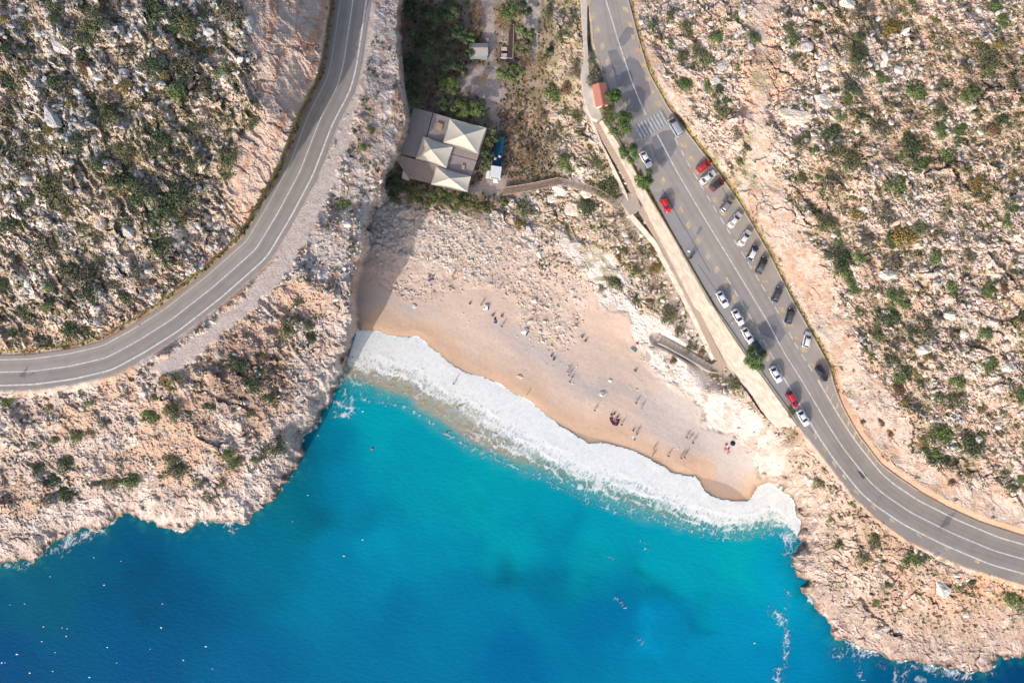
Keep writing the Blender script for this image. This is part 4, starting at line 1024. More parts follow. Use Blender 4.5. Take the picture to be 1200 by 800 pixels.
def tent(c4, hz, apex, ah, label):
    cx = sum(c[0] for c in c4)/4; cy = sum(c[1] for c in c4)/4
    root = empty('tent_canopy', P(cx, cy, 8.6)); tag(root, label, 'tent')
    A = Vector(P(apex[0], apex[1], ah)); cs = [Vector(P(x, y, hz)) for x, y in c4]; mb = MB(); N = 8
    for k in range(4):
        a, b = cs[k], cs[(k+1) % 4]; v = []; f = []
        for i in range(N+1):
            t = i/N
            for j in range(N+1):
                s = j/N; e = a.lerp(b, s); p = e.lerp(A, t); z = hz+(ah-hz)*(t**1.35)
                sag = -.22*math.sin(math.pi*s)*(1-t)*1.0
                inw = (Vector((A.x, A.y, 0))-Vector((p.x, p.y, 0)))*(.035*math.sin(math.pi*s)*(1-t))
                v.append((p.x+inw.x, p.y+inw.y, z+sag))
        for i in range(N):
            for j in range(N):
                q = i*(N+1)+j; f.append((q, q+1, q+N+2, q+N+1))
        mb.add(v, f)
    o = world_part('canopy', mb, CANV, root)
    for c in cs:
        world_part('tent_pole', MB().box((A.x+(c.x-A.x)*.97, A.y+(c.y-A.y)*.97, (8.7+hz)/2), (.09, .09, hz-8.7)), mat("steel", (.5,.5,.5), .4, 1.0), root)
    mbs = MB()
    for k in range(4):
        a, b = cs[k], cs[(k+1) % 4]
        v = [a, b, b-Vector((0, 0, .25)), a-Vector((0, 0, .25))]
        o_ = (b-a).cross(Vector((0, 0, 1))).normalized()*.03
        mbs.add([p for p in v]+[p+o_ for p in v], [(0, 1, 2, 3), (7, 6, 5, 4), (0, 4, 5, 1), (2, 6, 7, 3)])
    world_part('valance', mbs, CANV, root)
tent([(527,139),(570,150),(560,180),(519,167)], 12.6, (544,158), 14.4, 'largest cream square tent, topmost right of the three over the tavern')
tent([(496,160),(531,172),(523,197),(487,186)], 12.7, (505,175), 14.3, 'leftmost of the three cream tents over the tavern')
tent([(511,195),(552,207),(548,225),(505,216)], 12.4, (527,209), 13.9, 'lowest of the three cream tents, beside the trees above the beach')
lt = empty('lean_to_shelter', P(475, 205, 8.6)); tag(lt, 'tiny yellowish panel roof at the lower left corner of the tavern', 'shelter')
world_part('roof', slab(MB(), [(472,200),(481,203),(479,212),(471,209)], 10.9, .08), mat("yellow cream panel", (.60,.54,.38), .7, noise=.1), lt)
for x, y in ((473,201),(480,204),(478,211),(472,208)):
    X_, Y_, _ = P(x, y, 10.8); world_part('post', MB().box((X_, Y_, 9.7), (.08, .08, 2.2)), POST, lt)

def local_root(name, px, py, h, ang, hc=0.0):
    """ang in photo degrees: direction of local +x, measured clockwise from the photo's right"""
    k = (CAM_H-h-hc)/FPX
    return empty(name, ((px-600)*k, (400-py)*k, h), math.radians(-ang))
# grey hut
hh = local_root('hut', 561, 60, 8.6, 0, 2); tag(hh, 'small grey-roofed hut with two dark windows by the dark trees', 'building')
HW = mat("hut wall", (.42,.38,.33), .9, noise=.1); HR = wood_slats("grey corrugated roof", (.30,.27,.25), (.40,.36,.33), 2.2, 1.57)
MB().box((0, 0, 1.15), (4.3, 3.0, 2.3)).build('wall', HW, hh)
mb = MB(); mb.add([(-2.5,-1.4,2.35),(2.5,-1.4,2.35),(2.5,.5,3.05),(-2.5,.5,3.05),(2.5,1.9,2.5),(-2.5,1.9,2.5)], [(0,1,2,3),(3,2,4,5)]); 
rf = mb.build('roof', HR, hh); so = rf.modifiers.new('s', 'SOLIDIFY'); so.thickness = .1
MB().box((0, -1.75, 2.15), (4.6, .9, .06)).build('awning', mat("pale teal awning", (.34,.42,.40), .6), hh)
for sx_ in (-.9, .9):
    w_ = MB().box((sx_, -1.53, 1.4), (1.3, .08, .9)).build('window', mat("dark window glass", (.02,.02,.025), .1, spec=.6), hh)
MB().box((-2.18, 0, 1.0), (.06, .9, 2.0)).build('door', mat("brown door", (.16,.09,.05), .6), hh)
tk = local_root('water_tank', 571.5, 48, 8.6, 0); tag(tk, 'small white cylindrical tank beside the grey-roofed hut', 'tank')
mb = MB(); mb.tube([(0,0,0),(0,0,1.1),(0,0,1.35)], [.42,.42,.3], 14); mb.build('tank_body', mat("white plastic", (.8,.8,.8), .4), tk, smooth=True); MB().tube([(0,0,1.35),(0,0,1.45)], .14, 10).build('lid', mat("grey plastic", (.3,.3,.3), .5), tk)
# dark lounge terrace with white day beds
lg = local_root('terrace', 594, 53, 8.7, 2); tag(lg, 'narrow dark roofed terrace holding a row of four pale day beds', 'terrace')
DK = wood_slats("dark red-brown boards", (.05,.028,.03), (.10,.06,.06), 2.0, 0)
MB().box((0, 0, .1), (3.4, 9.0, .2)).build('deck', DK, lg)
MB().box((1.05, 0, 2.5), (1.2, 8.9, .12)).build('roof', DK, lg)
for sx_, sy_ in ((.5,-4.2),(.5,0),(.5,4.2),(1.6,-4.2),(1.6,0),(1.6,4.2)): MB().box((sx_, sy_, 1.3), (.12, .12, 2.4)).build('post', POST, lg)
mb = MB()
for a_, b_ in (((-1.7,4.5),(1.75,4.5)),((1.75,4.5),(1.75,-4.5)),((1.75,-4.5),(-1.7,-4.5))):
    mb.tube([(a_[0],a_[1],2.6),(b_[0],b_[1],2.6)], .09, 4)
mb.build('railing', mat("whitish rail", (.5,.46,.43), .7), lg)
BED = mat("off-white cushion", (.62,.57,.53), .9, noise=.05); NAMES = ['topmost','second from the top','third from the top','lowest and greyest']
for i, (yy, ln) in enumerate([(40,1.25),(48,1.2),(58,1.0),(66.5,1.5)]):
    r = local_root('day_bed', 591.0, yy, 8.9, 2); tag(r, f'pale cushioned day bed on the dark terrace, {NAMES[i]} of the four', 'day bed', 'day beds on the terrace')
    MB().box((0, 0, .25), (1.75, ln, .12)).build('frame', POST, r)
    MB().box((0, 0, .42), (1.6, ln-.1, .2), taper=.94).build('cushion', BED, r)
    MB().box((-.6, 0, .6), (.3, ln-.2, .14), taper=.85).build('pillow', BED, r)
    for a_ in (-.75, .75):
        for b_ in (-ln/2+.1, ln/2-.1): MB().box((a_, b_, .1), (.08, .08, .2)).build('leg', POST, r)
# kiosk with red roof
kk = local_root('kiosk', 704.5, 111, 25.0, 79, 2.5); tag(kk, 'small white kiosk with red pitched roof at the edge of the road', 'building')
RED1 = wood_slats("red roof sheet", (.40,.13,.095), (.52,.21,.16), 2.2, 0)
MB().box((0, 0, 1.15), (4.7, 2.7, 2.3)).build('wall', mat("white plaster", (.72,.69,.64), .8, noise=.05), kk)
mb = MB(); mb.add([(-2.75,-1.75,2.25),(2.75,-1.75,2.25),(2.75,-.15,3.05),(-2.75,-.15,3.05),(2.75,1.75,2.25),(-2.75,1.75,2.25)], [(0,1,2,3),(3,2,4,5)])
rf = mb.build('roof', RED1, kk); so = rf.modifiers.new('s', 'SOLIDIFY'); so.thickness = .1
MB().box((0, -1.38, 1.4), (1.4, .06, .9)).build('window', mat("dark window glass", (0,0,0)), kk)
MB().box((2.37, .3, 1.0), (.06, .85, 2.0)).build('door', mat("brown door", (0,0,0)), kk)

# ------------------------------------------------------------ cars
GLASS = mat("tinted car glass", (.018,.025,.05), .05, spec=.8); TYRE = mat("tyre rubber", (.02,.02,.02), .8); RIM = mat("wheel alloy", (.45,.45,.46), .3, .8)
LAMP = mat("headlight lens", (.75,.75,.75), .15); TAIL = mat("tail light", (.35,.02,.02), .3); TRIM = mat("black trim", (.025,.025,.025), .6)
PAINTS = {
 'white': mat("white car paint", (.80,.81,.82), .3, spec=.5, coat=.4), 'silver': mat("silver car paint", (.42,.44,.45), .3, .5, coat=.4),
 'red': mat("red car paint", (.60,.022,.03), .35, spec=.5, coat=.4), 'darkred': mat("dark red car paint", (.30,.012,.025), .35, spec=.5, coat=.4),
 'grey': mat("grey car paint", (.11,.12,.14), .35, .2, coat=.4), 'darkgrey': mat("dark grey car paint", (.065,.06,.062), .35, .2, coat=.4), 'black': mat("black car paint", (.022,.026,.04), .3, spec=.5, coat=.5),
 'navy': mat("navy car paint", (.02,.04,.12), .3, spec=.5, coat=.5), 'teal': mat("dark teal car paint", (.02,.055,.09), .3, spec=.5, coat=.5), 'vangrey': mat("pale grey van paint", (.40,.42,.46), .4, .1), 'tan': mat("tan cloth top", (.3,.24,.2), .9)}
def ring(x, hw, zb, zt, n=14):
    r = []
    pts = [(-.92, 0), (-1, .12), (-1.0, .55), (-.965, .82), (-.88, .97), (-.5, 1.0), (0, 1.01), (.5, 1.0), (.88, .97), (.965, .82), (1.0, .55), (1, .12), (.92, 0), (0, 0)]
    return [(x, hw*a, zb+(zt-zb)*b) for a, b in pts]
CARMESH = {}
def car_meshes(kind):
    if kind in CARMESH: return CARMESH[kind]
    S = {'sedan': dict(st=[(-2.2,.62,.40,.72),(-2.12,.76,.30,.86),(-1.85,.84,.26,.95),(-1.2,.88,.24,.98),(0,.89,.24,.96),(.9,.88,.24,.95),(1.5,.85,.26,.88),(1.95,.78,.30,.78),(2.12,.68,.34,.68),(2.18,.5,.4,.58)], g=(-1.72,1.02,-1.08,.18,1.44)),
         'hatch': dict(st=[(-1.98,.70,.38,.86),(-1.93,.80,.30,.96),(-1.6,.86,.26,1.0),(0,.88,.24,.98),(.9,.87,.24,.96),(1.4,.84,.26,.88),(1.8,.76,.30,.78),(1.96,.64,.34,.66),(2.0,.48,.4,.56)], g=(-1.90,1.05,-1.50,.30,1.50)),
         'van': dict(st=[(-2.45,.78,.38,1.15),(-2.4,.88,.32,1.22),(-2.0,.92,.28,1.26),(0,.93,.26,1.24),(1.3,.92,.26,1.20),(1.75,.88,.28,1.02),(2.2,.80,.32,.90),(2.4,.66,.38,.76),(2.44,.5,.42,.66)], g=(-2.36,1.75,-2.22,.95,1.92))}[kind]
    mb = MB(); mb.loft([ring(*s) for s in S['st']]); body = mb.mesh('body', None, True); bm_fix(body)
    xr, xf, tr_, tf, zt = S['g']; zb = (.93 if kind != 'van' else 1.20); hb = (.79 if kind != 'van' else .87); ht = (.60 if kind != 'van' else .78)
    def quad(a, n=1): m_ = MB(); m_.add(a, [tuple(range(len(a)))]); return m_
    def shell(p4, inward):
        v = [Vector(p) for p in p4]; w = [p+Vector(inward) for p in v]
        m_ = MB(); m_.add(v+w, [(0,1,2,3),(7,6,5,4),(0,4,5,1),(1,5,6,2),(2,6,7,3),(3,7,4,0)]); me = m_.mesh('g'); bm_fix(me); return me
    ws = shell([(xf,-hb*.93,zb),(xf,hb*.93,zb),(tf+.05,ht*.93,zt-.02),(tf+.05,-ht*.93,zt-.02)], (-.06,0,-.03))
    rw = shell([(xr,-hb*.9,zb+.02),(xr,hb*.9,zb+.02),(tr_-.05,ht*.92,zt-.03),(tr_-.05,-ht*.92,zt-.03)], (.06,0,-.03))
    sl = shell([(xr+.12,hb*.985,zb),(xf-.12,hb*.985,zb),(tf-.02,ht*1.0,zt-.05),(tr_+.02,ht*1.0,zt-.05)], (0,-.04,0))
    sr = shell([(xr+.12,-hb*.985,zb),(xf-.12,-hb*.985,zb),(tf-.02,-ht*1.0,zt-.05),(tr_+.02,-ht*1.0,zt-.05)], (0,.04,0))
    # roof with pillars
    m_ = MB(); N = 9; rings = []
    for i in range(N):
        t = i/(N-1); x = tr_+(tf-tr_)*t; cr_ = .05*math.sin(math.pi*t)
        rings.append([(x,-ht,zt-.05+cr_*.4),(x,-ht*.9,zt+cr_*.8),(x,-ht*.4,zt+.035+cr_),(x,ht*.4,zt+.035+cr_),(x,ht*.9,zt+cr_*.8),(x,ht,zt-.05+cr_*.4),(x,ht*.8,zt-.09),(x,-ht*.8,zt-.09)])
    m_.loft(rings)
    for s in (1, -1):
        m_.tube([(xf,s*hb*.96,zb),(tf,s*ht*.98,zt-.03)], .045, 5); m_.tube([(xr,s*hb*.95,zb),(tr_,s*ht*.98,zt-.03)], .07, 5)
        m_.tube([((xr+xf)/2-.1,s*hb*.99,zb),((tr_+tf)/2-.05,s*ht*1.01,zt-.05)], .04, 4)
    roof = m_.mesh('roof', None, True); bm_fix(roof)
    wh = MB(); wh.tube([(0,-.11,0),(0,-.10,0),(0,.10,0),(0,.11,0)], [.27,.33,.33,.27], 16); tyre = wh.mesh('tyre', None, False); bm_fix(tyre)
    rm = MB(); rm.tube([(0,-.118,0),(0,.118,0)], .21, 12); rim = rm.mesh('rim'); bm_fix(rim)
    x1 = S['st'][-3][0]; x0 = S['st'][1][0]; zl = S['st'][-3][3]
    hl = MB().box((0,0,0), (.30,.34,.14), taper=.8).mesh('headlight'); tl = MB().box((0,0,0), (.14,.36,.20)).mesh('taillight')
    mi = MB().box((0,0,0), (.16,.2,.13), taper=.8).mesh('mirror')
    for me_ in (body, ws, rw, sl, sr, roof, tyre, rim, hl, tl, mi): me_.materials.append(TRIM)
    CARMESH[kind] = dict(body=body, ws=ws, rw=rw, sl=sl, sr=sr, roof=roof, tyre=tyre, rim=rim, hl=hl, tl=tl, mi=mi, x1=x1, x0=x0, zl=zl, hb=hb, xf=xf, zb=zb, wb=(1.35 if kind != 'van' else 1.6), tw=(.80 if kind != 'van' else .84))
    return CARMESH[kind]
def pobj(name, me, m, parent, loc=(0,0,0), rot=None):
    o = link(name, me, parent, loc)
    if rot: o.rotation_euler = rot
    o.material_slots[0].link = 'OBJECT'; o.material_slots[0].material = m
    return o
def car(x, y, dx, dy, kind, colour, label, roofc=None, scale=1.0, group='cars parked along the coast road', cat='car', door=False):
    M = car_meshes(kind); ang = math.degrees(math.atan2(dy, dx))
    r = local_root('parked_car' if cat == 'car' else 'parked_van', x, y, ROAD_H+.02, ang, .8); tag(r, label, cat, group)
    r.scale = (scale,)*3
    pc_ = PAINTS[colour]; prf = PAINTS[roofc] if roofc else pc_
    pobj('body', M['body'], pc_, r); pobj('roof', M['roof'], prf, r)
    pobj('windshield', M['ws'], GLASS, r); pobj('rear_window', M['rw'], GLASS, r); pobj('side_window', M['sl'], GLASS, r); pobj('side_window', M['sr'], GLASS, r)
    for sx_ in (1, -1):
        for sy_ in (1, -1):
            t_ = pobj('wheel', M['tyre'], TYRE, r, (sx_*M['wb'], sy_*M['tw'], .33)); pobj('rim', M['rim'], RIM, t_)
    for sy_ in (1, -1):
        pobj('headlight', M['hl'], LAMP, r, (M['x1']-.1, sy_*.58, M['zl']-.05)); pobj('taillight', M['tl'], TAIL, r, (M['x0']+.03, sy_*.56, .82 if kind != 'van' else 1.05))
        pobj('mirror', M['mi'], pc_, r, (M['xf']-.25, sy_*(M['hb']+.14), M['zb']+.1))
    if door:
        d_ = MB().box((0, .5, .62), (.06, 1.0, .75)).mesh('door', pc_); o = link('door', d_, r, (.55, .86, 0), math.radians(8))
        g_ = MB().box((0, .48, 1.15), (.03, .85, .35)).mesh('door_window', GLASS); link('door_window', g_, o)
    return r
car(791, 149, -.5, -.86, 'van', 'vangrey', 'pale grey panel van parked just past the crosswalk against the rock', scale=1.05, cat='van', group=None)
car(757, 186.5, .5, .86, 'sedan', 'white', 'white car parked between two roadside trees on the sea side')
car(825, 194.5, .80, -.6, 'hatch', 'red', 'bright red car parked nose to the rock, first after the grey van', scale=1.02)
car(830, 207.5, .80, -.6, 'sedan', 'white', 'white car between the bright red car and the dark red car', scale=1.02)
car(840.5, 216.5, .80, -.6, 'hatch', 'darkred', 'dark red car with tinted glass top parked below a white car', 'darkgrey', 1.0)
car(852, 240, .60, -.8, 'hatch', 'silver', 'silver grey hatchback with people unloading, alone below the dark red car', 'silver')
car(861.5, 257.5, .62, -.78, 'sedan', 'white', 'white car on the rock side, directly below the silver hatchback')
car(873, 278.5, .55, -.83, 'sedan', 'white', 'white car on the rock side, directly above the navy car with white roof')
car(882.5, 296, .45, -.89, 'hatch', 'navy', 'dark navy car with a white roof', 'white')
car(893, 310.5, .42, -.9, 'sedan', 'darkgrey', 'dark grey car parked right beside the navy car with white roof', 'grey', 1.03)
car(911, 345, .40, -.91, 'hatch', 'grey', 'grey hatchback standing alone against the rock, above the black one', 'grey', 1.0)
car(926, 370, .25, -.97, 'hatch', 'black', 'black hatchback between the lone grey hatchback and a white car', 'grey', 1.0)
car(946, 398, .22, -.97, 'hatch', 'white', 'white hatchback on the rock side, between the black hatchback and a navy saloon')
car(963.5, 437.5, .5, .86, 'sedan', 'black', 'dark navy saloon parked lowest on the rock side of the road', scale=1.02)
car(780.5, 240, .45, .89, 'hatch', 'red', 'bright red car parked alone on the sea side beside the pale wall')
car(847, 350.5, .5, .86, 'sedan', 'white', 'white car on the sea side, uppermost of three in a row')
car(865, 371.5, .5, .86, 'sedan', 'white', 'white car on the sea side with its door open', door=True)
car(876.5, 393, .5, .86, 'sedan', 'white', 'white car on the sea side, just above the round roadside tree')
car(889, 408, .5, .86, 'hatch', 'teal', 'dark teal car half hidden beneath the round roadside tree')
car(909.5, 438.5, .5, .86, 'sedan', 'white', 'white car on the sea side, just below the round roadside tree')
car(929, 468, .5, .86, 'hatch', 'darkred', 'crimson hatchback on the sea side, touching distance from a white car', 'red', 1.05)
car(941.5, 489.5, .5, .86, 'sedan', 'white', 'white car lowest on the sea side, at the end of the pale wall')

# truck by the dry field
BLUE = mat("blue truck bed", (.012,.075,.13), .5, noise=.3, nscale=2)
tr_ = local_root('truck', 583, 186, 8.75, 98, 1.2); tag(tr_, 'long truck with blue loading bed and white box cab near the footbridge', 'truck')
MB().box((-1.6, 0, .95), (8.2, 2.0, .18)).build('chassis', TRIM, tr_)
mb = MB(); mb.box((-1.7, 0, 1.12), (8.0, 2.3, .14)); 
for s in (1, -1): mb.box((-1.7, s*1.17, 1.45), (8.0, .08, .6))
mb.box((-5.7, 0, 1.45), (.08, 2.3, .6)); mb.box((2.3, 0, 1.6), (.08, 2.3, .9)); mb.build('loading_bed', BLUE, tr_)
MB().box((3.9, .1, 1.8), (3.1, 2.9, 2.1), taper=.96).build('cab', mat("white cab panels", (.72,.73,.74), .4, noise=.05), tr_)
MB().box((5.46, .1, 2.1), (.06, 2.2, .8)).build('windshield', GLASS, tr_)
MB().box((5.9, .3, .9), (.9, 1.5, .7), taper=.8).build('bonnet', PAINTS['white'], tr_)
MB().box((4.6, -1.95, 1.3), (1.9, .9, .7)).build('side_box', PAINTS['white'], tr_)
for xx in (-4.6, -3.4, 4.3):
    for s in (1, -1):
        t_ = MB().tube([(0,-.15,0),(0,.15,0)], .48, 16).build('wheel', TYRE, tr_, (xx, s*1.0, .48)); MB().tube([(0,-.16,0),(0,.16,0)], .26, 12).build('rim', RIM, t_)
for i_, (a_, b_, w_, l_, n_) in enumerate([(-.6,.5,.55,.9,'white bag lying in the blue truck bed, larger of two'),(.1,-.6,.7,.6,'white bag lying in the blue truck bed, nearest the cab')]):
    o = local_root('sack', 0, 0, 0, 0); co, so_ = math.cos(tr_.rotation_euler.z), math.sin(tr_.rotation_euler.z)
    o.location = (tr_.location.x+a_*co-b_*so_, tr_.location.y+a_*so_+b_*co, 8.75+1.2); tag(o, n_, 'bag')
    MB().ball((0,0,.18), .42, 10, 6, .45).build('cloth_body', mat("white sackcloth", (.7,.7,.68), .9), o, smooth=True)
    MB().tube([(.3,0,.2),(.5,0,.28)], [.1,.05], 6).build('knot', mat("white sackcloth", (0,0,0)), o)

# road signs and scooter
SG = mat("galvanised post", (.45,.45,.46), .5, .6); SW = mat("white sign face", (.78,.78,.78), .5); SB = mat("sign back", (.35,.35,.36), .5, .4)
def road_sign(x, y, h, ph, w, hgt, ang, label, shape='rect'):
    r = local_root('road_sign', x, y, h, ang); tag(r, label, 'sign', None)
    MB().tube([(0,0,-.2),(0,0,ph+ (hgt/2))], .05, 8).build('post', SG, r)
    if shape == 'tri': mb = MB(); mb.add([(-w/2,-.07,ph),(w/2,-.07,ph),(0,-.07,ph+hgt),(-w/2,-.1,ph),(w/2,-.1,ph),(0,-.1,ph+hgt)], [(0,1,2),(5,4,3),(0,3,4,1),(1,4,5,2),(2,5,3,0)])
    else: mb = MB().box((0,-.085,ph+hgt/2), (w,.03,hgt))
    mb.build('sign_panel', SW, r)
road_sign(15, 461, 24.6, 2.6, 1.5, 1.5, 20, 'road sign standing at the outer edge of the left road bend', 'tri')
road_sign(1089, 642, 24.6, 3.2, 2.6, 1.7, -25, 'wide sign board on the sea side of the lower right curve')
road_sign(1026, 591, 24.6, 4.4, .7, .7, -30, 'tall thin road sign where the lower right curve begins')
road_sign(804, 296, 25.0, 2.4, .7, .9, 30, 'small road sign behind the pale wall beside the scooter')
sc = local_root('scooter', 811, 301, ROAD_H, -40, .6); tag(sc, 'silver scooter parked on the sea side opposite the navy car', 'scooter')
mb = MB(); mb.loft([[(x_, s*w_, z_) for s, z_ in ((-1,.3),(-1,.3+hh_),(1,.3+hh_),(1,.3))] for x_, w_, hh_ in ((-.75,.12,.45),(-.5,.2,.5),(-.1,.2,.42),(.05,.18,.1),(.45,.18,.1),(.55,.16,.6),(.65,.1,.65))]); mb.build('body', PAINTS['silver'], sc)
MB().box((-.35,0,.86), (.75,.28,.12), taper=.85).build('seat', TRIM, sc); MB().tube([(.5,-.34,1.05),(.55,0,1.0),(.5,.34,1.05)], .025, 6).build('handlebar', TRIM, sc)
for xx in (-.65,.72): MB().tube([(0,-.05,0),(0,.05,0)], .24, 14).build('wheel', TYRE, sc, (xx,0,.24))
MB().box((.72,0,.85), (.1,.2,.16)).build('headlight', LAMP, sc)
# ------------------------------------------------------------ vegetation
FOL = {  # leaf base colours (linear), two tones each
 'darkgreen': ((.058,.085,.044),(.125,.160,.078)), 'green': ((.095,.14,.05),(.19,.25,.088)), 'bright': ((.13,.18,.07),(.25,.31,.13)),
 'olive': ((.11,.12,.06),(.22,.225,.11)), 'greyolive': ((.12,.115,.08),(.21,.20,.14)), 'ochre': ((.20,.15,.045),(.34,.25,.09)), 'brown': ((.15,.09,.055),(.27,.17,.10))}
WORDS = {'darkgreen': 'dark green', 'green': 'mid green', 'bright': 'bright pale green', 'olive': 'olive green', 'greyolive': 'grey-green twiggy', 'ochre': 'ochre yellow', 'brown': 'rusty brown dry'}
leaf_mat = attr_mat("foliage", rough=.75, spec=.25, noise=.25, nscale=1.2, bump=0)
BARK = mat("bark", (.16,.12,.09), .9, noise=.2, nscale=4)
def leaf_cloud(rng, centres, radii, n, size, c1, c2, flat_=.8):
    """n leaf clumps scattered over and through a set of lobes; quads"""
    centres = np.array(centres); radii = np.array(radii); w = radii**2; w /= w.sum()
    k = rng.choice(len(radii), n, p=w)
    d = rng.normal(size=(n, 3)); d /= np.linalg.norm(d, axis=1)[:, None]; d[:, 2] = np.abs(d[:, 2])*1.0-.15
    rad = radii[k]*(rng.random(n)**.35)*rng.uniform(.85, 1.12, n)
    p = centres[k]+d*rad[:, None]*np.array([1, 1, flat_])
    nrm = d+rng.normal(size=(n, 3))*.55; nrm /= np.linalg.norm(nrm, axis=1)[:, None]
    a = np.cross(nrm, rng.normal(size=(n, 3))); a /= np.linalg.norm(a, axis=1)[:, None]; b = np.cross(nrm, a)
    s = size*rng.uniform(.6, 1.35, n)[:, None]
    V = np.stack([p-a*s*.9, p-b*s*.55, p+a*s*.9, p+b*s*.55], 1).reshape(-1, 3)
    F = np.arange(4*n).reshape(n, 4)
    lobe = rng.uniform(0, 1, len(radii))[k]
    t = np.clip(.15+.55*lobe+.4*(rng.random(n)-.35), 0, 1)
    c = np.array(c1)[None]*(1-t[:, None])+np.array(c2)[None]*t[:, None]
    return V, F, np.repeat(c, 4, 0)
def bush_mesh(kind, var):
    rng = np.random.default_rng(900+var*17+sum(map(ord, kind)))
    nl = rng.integers(6, 11); cs = [(0, 0, .28)]; rs = [.55]
    for i in range(nl):
        a = rng.uniform(0, 2*math.pi); r = rng.uniform(.3, .72)
        cs.append((r*math.cos(a)*(1.0 if var % 2 else .85), r*math.sin(a)*(.78 if var % 2 else 1), rng.uniform(.1, .38))); rs.append(rng.uniform(.22, .42))
    n = 1050 if kind != 'greyolive' else 620
    V, F, c = leaf_cloud(rng, cs, rs, n, .062, *FOL[kind], flat_=.85)
    V[:, 2] = np.maximum(V[:, 2], -.15)
    return np_mesh('foliage', V, F, leaf_mat, c)
def stem_mesh():
    mb = MB()
    for i in range(6):
        a = i*1.05; mb.tube([(0, 0, -.3), (.2*math.cos(a), .2*math.sin(a), .15), (.5*math.cos(a+.3), .5*math.sin(a+.3), .45)], [.05, .035, .015], 5)
    return mb.mesh('stem', BARK)
BUSH = {}; STEM = stem_mesh()
def bush_me(kind, var):
    if (kind, var) not in BUSH: BUSH[(kind, var)] = bush_mesh(kind, var)
    return BUSH[(kind, var)]
D_, G_, B_, O_, Y_, W_, R_ = 'darkgreen', 'green', 'bright', 'olive', 'ochre', 'greyolive', 'brown'
